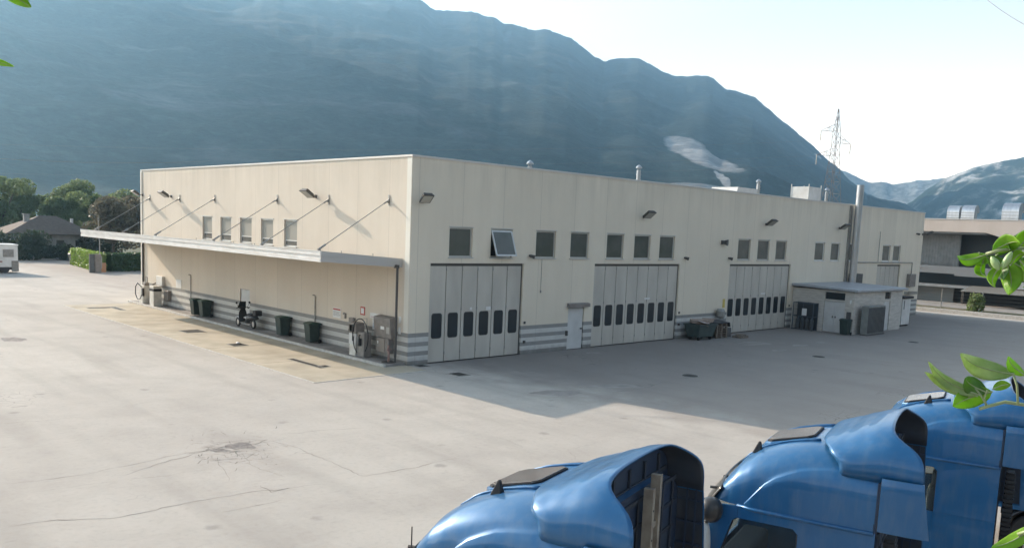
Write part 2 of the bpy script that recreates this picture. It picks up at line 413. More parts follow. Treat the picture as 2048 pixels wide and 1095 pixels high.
# manholes and drains
def manhole_round(px, py, r, label):
    c = gp(px, py); t = thing('manhole_cover', label, 'manhole cover', c, 'manhole covers in the yard')
    b = MB(); b.cyl(c+Vector((0,0,.0)), c+Vector((0,0,.014)), r, n=28); b.build('rim', m_galv, t)
    b = MB(); b.cyl(c+Vector((0,0,.014)), c+Vector((0,0,.02)), r*.9, n=28)
    for k in range(-3, 4): b.box(c.x-r*.6, c.y+k*r*.2-.012, .02, c.x+r*.6, c.y+k*r*.2+.012, .025)
    b.build('lid', m_iron, t)
def manhole_rect(px, py, sx, sy, label, z=0, cat='drain cover', name='drain_cover', grp='square drain covers in the yard', bars=5):
    c = gp(px, py, z); t = thing(name, label, cat, c, grp)
    b = MB()
    for x0, x1, y0, y1 in ((-sx,-sx+.05,-sy,sy),(sx-.05,sx,-sy,sy),(-sx+.05,sx-.05,-sy,-sy+.05),(-sx+.05,sx-.05,sy-.05,sy)):
        b.box(c.x+x0, c.y+y0, z, c.x+x1, c.y+y1, z+.014)
    b.build('frame', m_galv, t)
    b = MB(); b.box(c.x-sx+.05, c.y-sy+.05, z, c.x+sx-.05, c.y+sy-.05, z+.006)
    for k in range(bars):
        yy = c.y-sy+.1+(2*sy-.2)*k/(bars-1); b.box(c.x-sx+.07, yy-.014, z+.006, c.x+sx-.07, yy+.014, z+.012)
    b.build('grate', m_iron, t)
manhole_round(1380, 751, .38, 'round iron manhole cover out in the shaded yard, nearest the trucks')
manhole_round(1637, 713, .36, 'round manhole cover in shade, before the annexe and the flue')
manhole_round(1827, 684, .34, 'farthest round manhole cover, right of the annexe in shade')
manhole_rect(918, 748, .32, .38, 'square iron drain cover in front of the nearest folding door')
manhole_rect(842, 731, .28, .3, 'square drain cover tight against the building corner')
manhole_rect(385, 662, .55, .55, 'larger square grate in the yellowish slab, opposite the paired green bins', .012)
manhole_rect(475, 689, .38, .38, 'square grate in the slab with a white stone lying on it', .012)
manhole_rect(648, 732, .22, .22, 'small inspection lid in the slab beside the long slot drain', .012)
manhole_rect(205, 615, .9, .22, 'rectangular grate at the far end of the pale slab', .012)
manhole_rect(236, 617, .2, .9, 'narrow grate beside the far rectangular one, end of slab', .012)
c = gp(613, 726, .012)
manhole_rect(613, 726, .16, 1.35, 'long narrow slot drain set in the pale slab before the fuel pump', .012, 'slot drain', 'slot_drain', None, 22)
c = gp(476, 687, .024); b = MB(); b.grid(lambda u, v: c+Vector((.09*math.sin(math.pi*u)*math.cos(2*math.pi*v), .16*math.sin(math.pi*u)*math.sin(2*math.pi*v), .05-.05*math.cos(math.pi*u))), 8, 10)
tag(b.build('stone', m_signw, smooth=True), 'small white stone lying on the slab grate', 'stone')

# ---------------------------------------------------------------- workshop building
LY, LX, H = 30.64, 55.96, 9.0
ws = thing('workshop_building', 'long cream concrete-panel truck workshop with grey striped base, folding doors and a side canopy', 'building', (0,0,0))
def wall_grid(mb, axis, u0, u1, z0, z1, holes, depth):
    us = sorted({u0, u1, *[h[0] for h in holes], *[h[1] for h in holes]}); zs = sorted({z0, z1, *[h[2] for h in holes], *[h[3] for h in holes]})
    P = (lambda u, z, d: (d, u, z)) if axis == 1 else (lambda u, z, d: (u, d, z))
    for a, c in zip(us, us[1:]):
        for e, g in zip(zs, zs[1:]):
            if any(h[0] <= a+1e-6 and c <= h[1]+1e-6 and h[2] <= e+1e-6 and g <= h[3]+1e-6 for h in holes): continue
            mb.poly([P(a,e,0), P(c,e,0), P(c,g,0), P(a,g,0)])
    for a, c, e, g in holes:
        mb.poly([P(a,e,0),P(a,g,0),P(a,g,depth),P(a,e,depth)]); mb.poly([P(c,e,0),P(c,e,depth),P(c,g,depth),P(c,g,0)])
        mb.poly([P(a,g,0),P(c,g,0),P(c,g,depth),P(a,g,depth)]); mb.poly([P(a,e,0),P(a,e,depth),P(c,e,depth),P(c,e,0)])
WL = [(19.48,20.80),(16.98,18.35),(14.48,15.87),(12.05,13.40),(9.55,10.88)]
WR = [(2.13,3.50),(4.62,5.98),(7.60,9.0),(10.1,11.5),(12.95,14.37),(15.3,16.74),(17.6,19.05),(25.9,27.4),(28.3,29.8),(30.65,32.1),(36.2,37.7),(38.7,40.15),(41.6,42.95),(47.8,49.3),(49.9,51.4)]
DR = [(1.12,6.83,6),(12.06,19.70,8),(25.1,32.85,8),(47.05,51.65,5)]
ZW0, ZW1, ZD = 4.71, 6.04, 4.44
holesL = [(a,c,4.69,6.05) for a,c in WL] + [(14.66,15.82,.11,2.09)]
b = MB(); wall_grid(b, 1, 0, LY, -.05, 8.93, holesL, .16); b.build('wall', m_wallL, ws)
holesR = [(a,c,ZW0,ZW1) for a,c in WR] + [(a,c,0,ZD) for a,c,_ in DR] + [(10.17,11.40,0,2.2)]
b = MB(); wall_grid(b, 0, 0, LX, -.05, 8.93, holesR, .2); b.build('wall', m_wallR, ws)
b = MB(); b.poly([(LX,0,-.05),(LX,LY,-.05),(LX,LY,8.93),(LX,0,8.93)]); b.build('wall', m_wallL, ws)
b = MB(); b.poly([(0,LY,-.05),(LX,LY,-.05),(LX,LY,8.93),(0,LY,8.93)]); b.build('wall', m_wallR, ws)
b = MB(); b.box(.3, .3, 8.45, LX-.3, LY-.3, 8.6); roof = b.build('roof', m_galv, ws)
b = MB()
b.box(-.04,-.04,8.93, LX+.04,.3,9.01); b.box(-.04,LY-.3,8.93, LX+.04,LY+.04,9.01)
b.box(-.04,.3,8.93, .3,LY-.3,9.01); b.box(LX-.3,.3,8.93, LX+.04,LY-.3,9.01)
b.build('coping', m_coping, ws)
b = MB(); b.box(-.06,-.035,.0,.10,-.003,8.9) if False else b.box(-.012,.02,1.42,-.003,.34,8.9); b.build('corner_trim', mat('corner_render', (.78,.75,.66), .8), ws)
b = MB()      # dark inner lining so that openings look into a dim hall
b.box(.45,.45,.02,LX-.5,LY-.5,.03); b.build('hall_floor', m_pave, ws)
def win_at(axis, a, c, z0, z1, blind=None, open_=False, frm=m_alu):
    P = (lambda u, z, d: Vector((d, u, z))) if axis == 1 else (lambda u, z, d: Vector((u, d, z)))
    def bx(mb, ua, ub, za, zb, da, db):
        p, q = P(ua, za, da), P(ub, zb, db); mb.box(*p, *q)
    t = .07; fr = MB(); d0, d1 = .08, .13
    bx(fr, a, a+t, z0, z1, d0, d1); bx(fr, c-t, c, z0, z1, d0, d1); bx(fr, a+t, c-t, z0, z0+t, d0, d1); bx(fr, a+t, c-t, z1-t, z1, d0, d1)
    bx(fr, a-.05, c+.05, z0-.045, z0-.002, -.05, .1)        # sill
    bx(fr, a-.03, c+.03, z1+.002, z1+.04, -.03, .02)
    f = fr.build('window', frm, ws)
    pn = MB()
    if not open_:
        bx(pn, a+t, c-t, z0+t, z1-t, .10, .108); pn.build('pane', m_glass, f)
    else:
        ang = R(20); hz = z1-.06; L = z1-z0-.08
        def S(u, s, off): return Vector((u, .06-math.sin(ang)*s+math.cos(ang)*off*0-off*math.cos(ang), hz-math.cos(ang)*s-off*math.sin(ang)*0))
        def slab(mb, ua, ub, sa, sb, o0, o1):
            mb.add([S(ua,sa,o0),S(ub,sa,o0),S(ub,sb,o0),S(ua,sb,o0),S(ua,sa,o1),S(ub,sa,o1),S(ub,sb,o1),S(ua,sb,o1)],
                   [(0,1,2,3),(4,7,6,5),(0,4,5,1),(1,5,6,2),(2,6,7,3),(3,7,4,0)])
        sh = MB(); slab(sh,a+.02,a+.10,0,L,0,.05); slab(sh,c-.10,c-.02,0,L,0,.05); slab(sh,a+.10,c-.10,0,.08,0,.05); slab(sh,a+.10,c-.10,L-.08,L,0,.05)
        sh.build('sash', m_alu, f); slab(pn,a+.10,c-.10,.08,L-.08,.02,.03); pn.build('pane', m_glass, f)
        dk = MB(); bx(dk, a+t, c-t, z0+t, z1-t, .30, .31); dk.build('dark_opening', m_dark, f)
    if blind is not None:
        bl = MB(); bx(bl, a+t, c-t, z0+blind, z1-t, .085, .095); bl.build('blind', m_blind, f)
        br = MB(); bx(br, a+t, c-t, z0+blind-.05, z0+blind, .06, .095); br.build('blind_rail', m_white, f)
    return f
for i, (a, c) in enumerate(WL): win_at(1, a, c, 4.69, 6.05, blind=[.42,.40,.38,.36,.34][i])
for i, (a, c) in enumerate(WR): win_at(0, a, c, ZW0, ZW1, open_=(i == 1), frm=(m_alu if i < 10 else m_white))
b = MB(); b.box(2.25,.14,4.8,2.85,.7,5.0); b.build('stored_roll', m_signw, ws, bevel=.05) if False else None
# folding doors
def folding_door(a, c, n):
    fr = MB(); fr.box(a, .10, ZD-.12, c, .19, ZD-.001); fr.box(a, .10, .0, a+.05, .19, ZD-.12); fr.box(c-.05, .10, 0, c, .19, ZD-.12)
    fr.box(a, .16, 0, c, .185, ZD-.12)
    f = fr.build('folding_door', m_pvc, ws)
    ww = (c-a-.1)/n
    for k in range(n):
        x0, x1 = a+.05+k*ww+.022, a+.05+(k+1)*ww-.022; wx0 = x0+.20*ww; wx1 = x1-.20*ww; z0, z1 = 1.12, 2.18
        lf = MB()
        for q in ((x0,.03,wx0,ZD-.13),(wx1,.03,x1,ZD-.13),(wx0,.03,wx1,z0),(wx0,z1,wx1,ZD-.13)): lf.box(q[0],.105,q[1],q[2],.15,q[3])
        lo = lf.build('door_leaf', m_door, f)
        def rr(g0, y0, y1, mb):      # rounded rectangle plate
            P = []; r = .12
            for cx, cz, s in ((wx1-r+g0, z1-r+g0, 0), (wx0+r-g0, z1-r+g0, 1), (wx0+r-g0, z0+r-g0, 2), (wx1-r+g0, z0+r-g0, 3)):
                for j in range(5):
                    g = (s+j/4)*math.pi/2; P.append((cx+r*math.cos(g), y0, cz+r*math.sin(g)))
            mb.prism(P, (0, y1-y0, 0))
        g = MB(); rr(.04, .103, .12, g); g.build('window_gasket', m_rubber, f)
        g = MB(); rr(.0, .098, .104, g); g.build('door_window', m_glassd, f)
        if k:
            for hz in (.35, 2.3, 4.1):
                hd = MB(); hd.box(x0-.045, .09, hz, x0+.012, .106, hz+.14); hd.build('hinge', m_galv, f)
    return f
for a, c, n in DR: folding_door(a, c, n)
# person doors
b = MB(); b.box(.05,14.70,.115,.10,15.78,2.07); d = b.build('door', m_doorw, ws); b = MB(); b.box(.01,14.82,1.05,.05,14.96,1.10); b.build('handle', m_pvc, d)
b = MB(); b.box(10.21,.05,.02,11.36,.1,2.17); d = b.build('door', m_doorw, ws); b = MB(); b.box(11.18,-.02,1.03,11.32,.05,1.09); b.build('handle', m_pvc, d)
b = MB(); b.prism([(10.05,-.02,2.25),(11.65,-.02,2.25),(11.65,-.02,2.42),(10.05,-.02,2.42)], (0,-.18,-.05)); b.build('door_hood', m_brown, ws)
# canopy: slopes up away from the wall, hung on six tie rods
b = MB(); prof = [(-.0,4.26),(-3.98,4.50),(-3.98,4.80),(0,4.56)]
b.prism([(x, .60, z) for x, z in prof], (0, 29.55, 0)); can = b.build('canopy', mat('canopy_underside', (.42,.39,.35), .8, c2=(.34,.31,.28), scale=1), ws)
b = MB()
def fas(z0, z1, out): b.box(-3.985-out, .56-out*.5, z0, -3.982, 30.19, z1)
fas(4.44, 4.56, .045); fas(4.562, 4.70, .02); fas(4.702, 4.86, .055); fas(4.862, 4.885, .075)
b.build('fascia', m_fascia, can)
for yy, nm in ((.54, -1), (30.16, 1)):
    b = MB(); y0, y1 = (yy, yy+.05) if nm < 0 else (yy, yy+.045)
    b.prism([(0, y0, 4.22), (-3.982, y0, 4.45), (-3.982, y0, 4.88), (0, y0, 4.60)], (0, y1-y0, 0))
    b.prism([(0, y0-.012, 4.42), (-3.982, y0-.012, 4.66), (-3.982, y0-.012, 4.70), (0, y0-.012, 4.45)], (0, .011, 0)) if nm < 0 else None
    b.build('end_fascia', mat('end_fascia_grey', (.50,.48,.45), .6), can)
AN = [29.06, 24.12, 19.08, 11.6, 6.56, 1.62]
for yy in AN:
    b = MB(); p0, p1 = Vector((-.12, yy, 7.03)), Vector((-3.45, yy, 4.92))
    b.cyl(p0, p1, .018, n=8); b.cyl(p1, p1.lerp(p0, .09), .045, n=8); b.cyl(p0, p0.lerp(p1, .05), .035, n=8)
    b.box(-3.52, yy-.05, 4.78, -3.40, yy+.05, 4.95)
    b.build('tie_rod', m_galv, can)
    b = MB(); b.box(-.03, yy-.05, 6.86, -.002, yy+.05, 7.32); b.prism([(-.03, yy-.02, 6.95), (-.03, yy-.02, 7.16), (-.16, yy-.02, 7.02)], (0,.04,0))
    b.build('tie_rod_bracket', m_galv, can)
b = MB()
for yy in (2.6, 5.2, 9.4, 13.9, 16.4, 21.4): b.box(-.13, yy, 4.57, -.1, yy+.02, 4.72)
b.box(-.16, .62, 4.575, -.10, 30.1, 4.60); b.build('gutter', m_galv, can)
# down pipes
b = MB(); b.cyl((-.34,.42,.35),(-.34,.42,4.3),.055,n=12); b.cyl((-.34,.42,.11),(-.34,.42,.35),.045,n=12); b.box(-.40,.36,4.2,-.28,.60,4.34)
b.build('down_pipe', m_pvc, ws)
b = MB(); b.cyl((-.07,30.25,.11),(-.07,30.25,4.3),.06,n=12); b.build('down_pipe', m_pvc, ws)
b = MB(); b.box(-.05, 30.42, .0, -.003, 30.66, 8.9); b.build('corner_trim', mat('corner_pale', (.70,.66,.58), .8), ws)
for i, yy in enumerate((22.42, 7.62)):
    b = MB(); b.tube([(-.05,yy,.9),(-.05,yy,2.38),(-.09,yy+.03,2.42),(-.16,yy+.07,2.42)], .028); b.build('vent_pipe', m_galv, ws)
b = MB(); b.tube([(8.05,-.02,3.1),(8.05,-.02,4.65)], .012, 6); b.box(8.02,-.05,3.0,8.08,-.005,3.12); b.build('cable', m_galv, ws)
# conduit and boxes near the far end
b = MB(); b.tube([(42.9,-.06,2.9),(42.9,-.06,4.62),(54.0,-.06,4.62),(54.0,-.06,3.6)], .04, 6); b.tube([(46.95,-.06,4.62),(46.95,-.06,7.1)], .02, 6); b.build('conduit', m_galv, ws)
b = MB(); b.box(53.2,-.3,2.55,54.5,-.003,3.65); b.build('meter_cabinet', m_brown, ws, bevel=.02)
b = MB(); b.box(53.0,-.42,1.9,54.8,-.003,2.12); b.build('shelf_hood', m_galv, ws)
b = MB(); b.box(42.0,-.5,2.95,43.4,-.003,3.75); b.build('air_unit', m_bingrey, ws, bevel=.02)
# small boxes on the front base
b = MB()
for x in (6.98, 19.85, 33.0): b.box(x,-.05,1.5,x+.1,-.003,1.62)
b.box(6.98,-.07,.55,7.1,-.003,.68); b.box(19.86,-.07,.8,20.0,-.003,.92); b.box(10.02,-.1,.75,10.12,-.003,1.0)
b.build('switch_box', m_pvc, ws)

# floodlights
def floodlight(name, p, n, label, grp='floodlights along the workshop walls', s=1.0, yaw=0):
    t = thing(name, label, 'floodlight', p, grp); p = Vector(p); n = Vector(n); side = Vector((0,0,1)).cross(n)
    n2 = (n*math.cos(yaw)+side*math.sin(yaw)); sd2 = Vector((0,0,1)).cross(n2)
    b = MB(); b.obox(p+n*.03, n*.03, side*.06, Vector((0,0,.08))); b.tube([p+n*.05, p+n*.22+Vector((0,0,.02)), p+n2*.34*s+Vector((0,0,.06))], .022, 6)
    b.build('bracket', m_pvc, t)
    d = (n2*.86+Vector((0,0,.5))).normalized(); up = d.cross(sd2).normalized(); c = p+n2*.46*s+Vector((0,0,.12))
    b = MB(); P = []
    hw, hl, th = .21*s, .26*s, .10*s
    for k, (a, l) in enumerate(((1,1),(.72,.7))):
        o = up*(-th*.5 if k == 0 else th)*(-1)
        P += [c+o*(-1)-sd2*hw*a-d*hl*l, c+o*(-1)+sd2*hw*a-d*hl*l, c+o*(-1)+sd2*hw*a+d*hl*l, c+o*(-1)-sd2*hw*a+d*hl*l]
    b.add(P, [(0,1,2,3),(7,6,5,4),(0,4,5,1),(1,5,6,2),(2,6,7,3),(3,7,4,0)])
    b.build('housing', mat('lamp_housing', (.09,.085,.075), .5, .3), t, bevel=.01*s)
    sgn = 1 if ((c+up)-c).z < 0 else -1
    b = MB(); b.obox(c+up*sgn*(th*.5+.006), sd2*hw*.82, d*hl*.82, up*.004); b.build('lens', mat('lamp_lens', (.42,.41,.36), .15), t)
floodlight('floodlight', (0,25.45,7.22), (-1,0,0), 'black floodlight high on the sunlit side wall near the far canopy rod', yaw=.2, s=1.25)
floodlight('floodlight', (0,7.75,7.25), (-1,0,0), 'black floodlight high on the sunlit side wall between the near canopy rods', yaw=.2, s=1.25)
floodlight('floodlight', (0,30.3,7.3), (-1,0,0), 'pale floodlight poking out at the far end of the side wall', s=1.1)
floodlight('floodlight', (.55,0,7.1), (0,-1,0), 'floodlight on the shaded front right beside the building corner', yaw=-.3, s=1.2)
floodlight('floodlight', (15.95,0,7.05), (0,-1,0), 'floodlight on the front wall above the second folding door', yaw=-.3, s=1.25)
floodlight('floodlight', (29.1,0,7.08), (0,-1,0), 'floodlight on the front wall above the third folding door', yaw=-.3, s=1.25)
floodlight('floodlight', (39.7,0,7.15), (0,-1,0), 'floodlight on the front wall just left of the steel flue', yaw=-.3, s=1.25)
floodlight('floodlight', (55.75,0,7.1), (0,-1,0), 'floodlight at the far right corner of the front wall', yaw=.4, s=1.3)
def small_lamp(p, label):
    t = thing('wall_spotlight', label, 'spotlight', p, 'small spotlights over the folding doors'); p = Vector(p)
    b = MB(); b.box(p.x-.05,-.05,p.z-.05,p.x+.05,-.002,p.z+.05); b.build('bracket', m_pvc, t)
    b = MB(); b.cyl(p+Vector((0,-.05,0)), p+Vector((.12,-.24,-.06)), .07, .10, n=12); b.build('lamp_head', m_pvc, t)
small_lamp((7.19,0,4.82), 'tiny dark spotlight right of the nearest folding door, under the third window')
small_lamp((20.11,0,4.81), 'tiny dark spotlight right of the second folding door')
small_lamp((24.87,0,4.82), 'tiny dark spotlight at the left top of the third folding door')
small_lamp((54.44,0,7.13), 'tiny dark spotlight high up near the far right corner')
t = thing('alarm_siren', 'grey alarm siren on the front wall between second and third folding doors', 'alarm', (24,0,5.8))
b = MB(); b.box(23.9,-.06,5.68,24.1,-.002,5.92); b.build('back_plate', m_pvc, t)
b = MB(); b.cyl((24,-.06,5.8),(24.12,-.36,5.78),.09,.2,n=14); b.build('horn', m_bingrey, t)

# roof things
def chimney(x, y, z0, z1, r, label):
    r = .13
    b = MB(); b.cyl((x,y,z0),(x,y,z1-.35),r,n=16); b.cyl((x,y,z1-.62),(x,y,z1-.56),r*1.15,n=16); b.cyl((x,y,z1-.95),(x,y,z1-.90),r*1.12,n=16)
    for k in range(4):
        g = k*math.pi/2+.4; b.cyl((x+r*.8*math.cos(g), y+r*.8*math.sin(g), z1-.36),(x+r*.8*math.cos(g), y+r*.8*math.sin(g), z1-.2),.015,n=5)
    b.lathe((x,y,z1-.22),[(r*1.5,0),(r*1.5,.05),(r*.9,.14),(.01,.22)],16)
    o = b.build('roof_vent', m_steel, roof, autos=True); o['label'] = label
for x, z, l in ((10.9,9.82,'short steel vent, leftmost on the roof'),(20.4,10.35,'taller steel vent, second on the roof'),(34.6,10.48,'steel vent right of the skylight hood'),(45.4,10.53,'steel vent behind the grey roof box')):
    chimney(x, 4, 8.6, z, .28, l)
b = MB(); b.prism([(31.6,4,9.1),(34.5,4,9.1),(34.9,4,9.72),(31.9,4,9.72)], (0,2.2,.0)); b.build('skylight_hood', m_white, roof)
b = MB(); b.box(42.3,4.0,8.6,44.35,5.5,10.42)
for x in (42.3,44.35):
    for y in (4.0,5.5): b.cyl((x,y,8.6),(x,y,10.62),.035,n=6)
b.build('air_handler', m_white, roof)
b = MB(); b.cyl((41.6,-.5,3.0),(41.6,-.5,10.45),.26,n=24); b.cyl((42.35,-.35,3.2),(42.35,-.35,10.2),.10,n=10)
for z in (4.5,6.3,8.1): b.cyl((41.6,-.5,z),(41.6,-.5,z+.06),.275,n=24)
fl = b.build('flue', m_steel, ws, autos=True)
b = MB(); b.box(41.18,-.16,3.0,41.42,-.003,8.9); b.build('flue_support', m_galv, ws)

# ---------------------------------------------------------------- signs on the walls
def wall_sign(y0, y1, z0, z1, label, header=None, rows=5, border=None, body=m_signw, ink=m_text):
    t = thing('wall_sign', label, 'sign', (-.02,(y0+y1)/2,z0), 'notices fixed to the side wall')
    b = MB(); b.box(-.022,y0,z0,-.004,y1,z1); b.build('plate', border or body, t)
    if border: b = MB(); b.box(-.026,y0+.06,z0+.06,-.0225,y1-.06,z1-.06); b.build('panel', body, t)
    if header: b = MB(); b.box(-.026,y0+.03,z1-.11,-.0225,y1-.03,z1-.04); b.build('header', header, t)
    if rows:
        b = MB(); zz = z1-.17
        for k in range(rows):
            q = y1-.05; 
            while q > y0+.12:
                l = random.uniform(.04,.13); b.box(-.0245,max(q-l,y0+.05),zz-.018,-.0226,q,zz); q -= l+.02
            zz -= (z1-z0-.24)/rows
        b.build('lettering', ink, t)
    return t
wall_sign(5.32,6.02,1.50,1.98,'white notice with a red heading bar left of the wall box', m_red, 5)
wall_sign(3.30,3.66,1.86,2.24,'small red bordered white sign above the fuel pump', None, 0, m_red)
wall_sign(2.02,2.86,1.80,2.04,'white warning strip with red print behind the hose loop', None, 2, None, m_signw, m_red)
wall_sign(2.10,2.66,1.30,1.76,'white notice with rows of blue print behind the hose loop', None, 4, None, m_signw, m_signb)
wall_sign(.52,.68,1.80,2.08,'narrow notice by the down pipe, upper of two', None, 2)
wall_sign(.52,.68,1.32,1.62,'narrow notice by the down pipe, lower of two', None, 2)
b = MB(); b.box(24.55,-.02,1.7,24.8,-.003,2.25); tag(b.build('wall_sign', m_yellow), 'narrow yellow sign left of the third folding door', 'sign')
b = MB(); b.box(4.55,.09,2.25,4.85,.0975,2.42); tag(b.build('door_sticker', m_signw), 'small white notice with red print on the fifth door leaf', 'sticker')
b = MB(); b.box(3.55,.09,2.3,3.7,.0975,2.42); tag(b.build('door_sticker', m_signw), 'tiny square sticker on the fourth leaf of the nearest folding door', 'sticker')
b = MB(); b.box(16.6,.09,2.42,17.1,.0975,2.52); tag(b.build('door_sticker', m_signw), 'pale strip sticker on the second folding door', 'sticker')
b = MB(); b.box(29.3,.09,2.42,29.85,.0975,2.52); tag(b.build('door_sticker', m_signw), 'pale strip sticker on the third folding door', 'sticker')
b = MB(); b.box(-.06,4.86,1.55,-.003,4.96,1.8); b.box(-.06,4.96,1.72,-.003,5.08,1.82); tag(b.build('key_box', m_brown), 'small brown bracket beside the white red-headed notice', 'bracket')
b = MB(); b.box(-.16,4.06,1.34,-.003,4.42,1.66); tag(b.build('wall_box', m_brown, bevel=.015), 'small taupe box on the wall above the first stripe', 'wall box')
t = thing('hose_reel', 'black hose reel with a hanging hose on the striped wall', 'hose reel', (-.1,4.2,.9))
b = MB(); b.cyl((-.05,4.2,1.06),(-.2,4.2,1.06),.17,n=16); b.cyl((-.2,4.2,1.06),(-.24,4.2,1.06),.08,n=12); b.build('reel', m_rubber, t)
b = MB(); b.tube([(-.14,4.28,.95),(-.16,4.3,.7),(-.2,4.22,.45),(-.22,4.12,.2),(-.2,4.1,.13)], .028); b.build('hose', m_rubber, t)

# ---------------------------------------------------------------- fuel pumps
KZ = .112
t = thing('fuel_pump', 'slim beige and white diesel pump with a tall black hose loop near the corner', 'fuel pump', (-.6,2.55,KZ))
b = MB(); b.box(-.85,2.75,KZ,-.45,3.25,.62); b.build('base_cabinet', m_pumpw, t, bevel=.015)
b = MB(); b.box(-.87,2.72,.62,-.43,3.27,1.12); b.build('pump_panel', mat('pump_pale',(.62,.62,.60),.45), t, bevel=.015)
b = MB(); b.box(-.89,2.70,1.12,-.41,3.29,1.60); b.build('pump_head', m_brown, t, bevel=.02)
b = MB(); b.box(-.895,2.80,1.20,-.888,2.98,1.52); b.box(-.875,2.85,.78,-.868,3.0,1.0); b.box(-.89+.0,3.0,1.2,-.885,3.2,1.5); b.build('display', m_rubber, t)
b = MB(); b.box(-.8,2.15,KZ,-.4,2.70,1.22); b.build('hose_cabinet', m_pumpg, t, bevel=.03)
P = []
for k in range(25):
    s = k/24; g = -2.4+s*5.1
    P.append((-.92, 2.28+.62*math.sin(g)*(1 if g < 1.5 else .95), 1.05+.80*math.cos(g)*(1 if True else 1)))
b = MB(); b.tube(P, .022, 8); b.build('hose', m_rubber, t)
b = MB(); b.tube([(-.86,2.45,.9),(-.90,2.40,1.05),(-.92,2.30,1.12)], .03, 6); b.box(-.93,2.34,.62,-.80,2.44,.95); b.build('nozzle', m_rubber, t)
b = MB(); b.cyl((-.6,2.25,1.22),(-.6,2.25,1.85),.016,n=6); b.cyl((-.6,2.25,1.85),(-.92,2.28,1.85),.012,n=6); b.build('hose_mast', m_galv, t)

t = thing('payment_cabinet', 'taupe wall cabinet with a sloping hood and white screen, right of the pump', 'cabinet', (-.15,1.4,1.1))
b = MB(); b.prism([(-.32,.78,1.08),(-.02,.78,1.08),(-.02,.78,2.04),(-.40,.78,1.98),(-.40,.78,1.82)], (0,1.26,0)); b.build('body', m_brown, t, bevel=.015)
b = MB(); b.box(-.375,1.25,1.45,-.36,1.52,1.74); b.build('screen', m_signw, t)
b = MB(); b.box(-.375,.86,1.3,-.36,1.08,1.66); b.build('keypad_cover', mat('cover_pale',(.42,.4,.36),.5), t)
t = thing('valve_cabinet', 'lower taupe metal cabinet hung under the payment cabinet', 'cabinet', (-.15,1.45,.42))
b = MB(); b.box(-.3,1.0,.40,-.003,1.95,1.06); b.build('body', m_brown, t, bevel=.012)
b = MB(); b.box(-.32,1.28,.44,-.302,1.88,1.02); dd = b.build('door', mat('cabinet_door',(.31,.27,.23),.55), t); b = MB(); b.box(-.34,1.72,.78,-.321,1.80,.90); b.build('latch', m_signw, dd)
t = thing('standpipe', 'short rusty pink standpipe on a round dark base by the corner', 'standpipe', (-.55,.62,KZ))
b = MB(); b.cyl((-.55,.62,KZ),(-.55,.62,KZ+.02),.30,n=20); b.build('base_plate', m_iron, t)
b = MB(); b.tube([(-.55,.62,KZ+.02),(-.55,.60,.5),(-.55,.66,.72),(-.55,.62,.85)], .05); b.cyl((-.66,.62,.66),(-.44,.62,.66),.035,n=8); b.build('pipe', mat('rust_pink',(.30,.19,.16),.8), t)

t = thing('fuel_pump', 'white pump with a drooping black hose at the far end of the pavement', 'fuel pump', (-.62,28.5,KZ))
b = MB(); b.prism([(-.85,28.15,KZ),(-.35,28.15,KZ),(-.35,28.15,1.32),(-.78,28.15,1.32)], (0,.72,0)); b.build('body', m_pumpw, t, bevel=.02)
b = MB(); b.box(-.7,28.2,1.32,-.4,28.75,1.5); b.build('head', m_pumpg, t, bevel=.02)
b = MB(); b.tube([(-.86,28.3,1.2),(-.98,28.75,1.45),(-1.0,29.05,1.2),(-1.0,29.08,.7),(-.98,28.8,.38),(-.92,28.45,.42),(-.88,28.25,.75)], .03); b.build('hose', m_rubber, t)
b = MB(); b.box(-.90,28.1,.62,-.78,28.3,1.15); b.build('nozzle', m_rubber, t)
b = MB(); b.tube([(-.5,28.3,1.5),(-.5,28.3,1.86),(-.5,28.55,1.9),(-.5,28.6,1.5)], .02); b.build('hose_mast', m_pvc, t)
t = thing('fuel_pump', 'square white pump with a dark display band, second from the far end', 'fuel pump', (-.6,26.6,KZ))
b = MB(); b.box(-.88,26.25,KZ,-.36,26.95,1.08); b.build('body', m_pumpw, t, bevel=.02)
b = MB(); b.box(-.885,26.22,1.08,-.35,26.98,1.24); b.build('display_band', m_rubber, t)
b = MB(); b.box(-.88,26.25,1.24,-.36,26.95,1.42); b.build('head', m_pumpw, t, bevel=.02)
b = MB(); b.box(-.22,25.55,.55,-.003,26.25,1.15); tag(b.build('wall_box', m_brown, bevel=.015), 'taupe box on the striped wall beside the square white pump', 'wall box')
b = MB(); b.box(-.2,26.6,1.4,-.003,27.6,2.02); tag(b.build('wall_box', m_white, bevel=.015), 'white flat box on the wall above the square white pump', 'wall box')
b = MB(); b.box(-.03,23.9,1.44,-.004,24.75,1.98); tag(b.build('wall_sign', m_signw), 'white notice half in shade near the far vent pipe', 'sign')
t = thing('grease_drum', 'dark pipework and drum between the two far pumps', 'drum', (-.4,27.6,KZ))
b = MB(); b.lathe((-.4,27.6,KZ),[(.01,0),(.2,0),(.2,.7),(.01,.7)],14); b.build('drum', m_pumpg, t)
b = MB(); b.tube([(-.4,27.6,.8),(-.4,27.6,1.45),(-.15,27.8,1.5)], .035); b.tube([(-.3,27.5,.8),(-.3,27.9,1.3),(-.02,27.9,1.3)], .025); b.build('pipe', m_pvc, t)

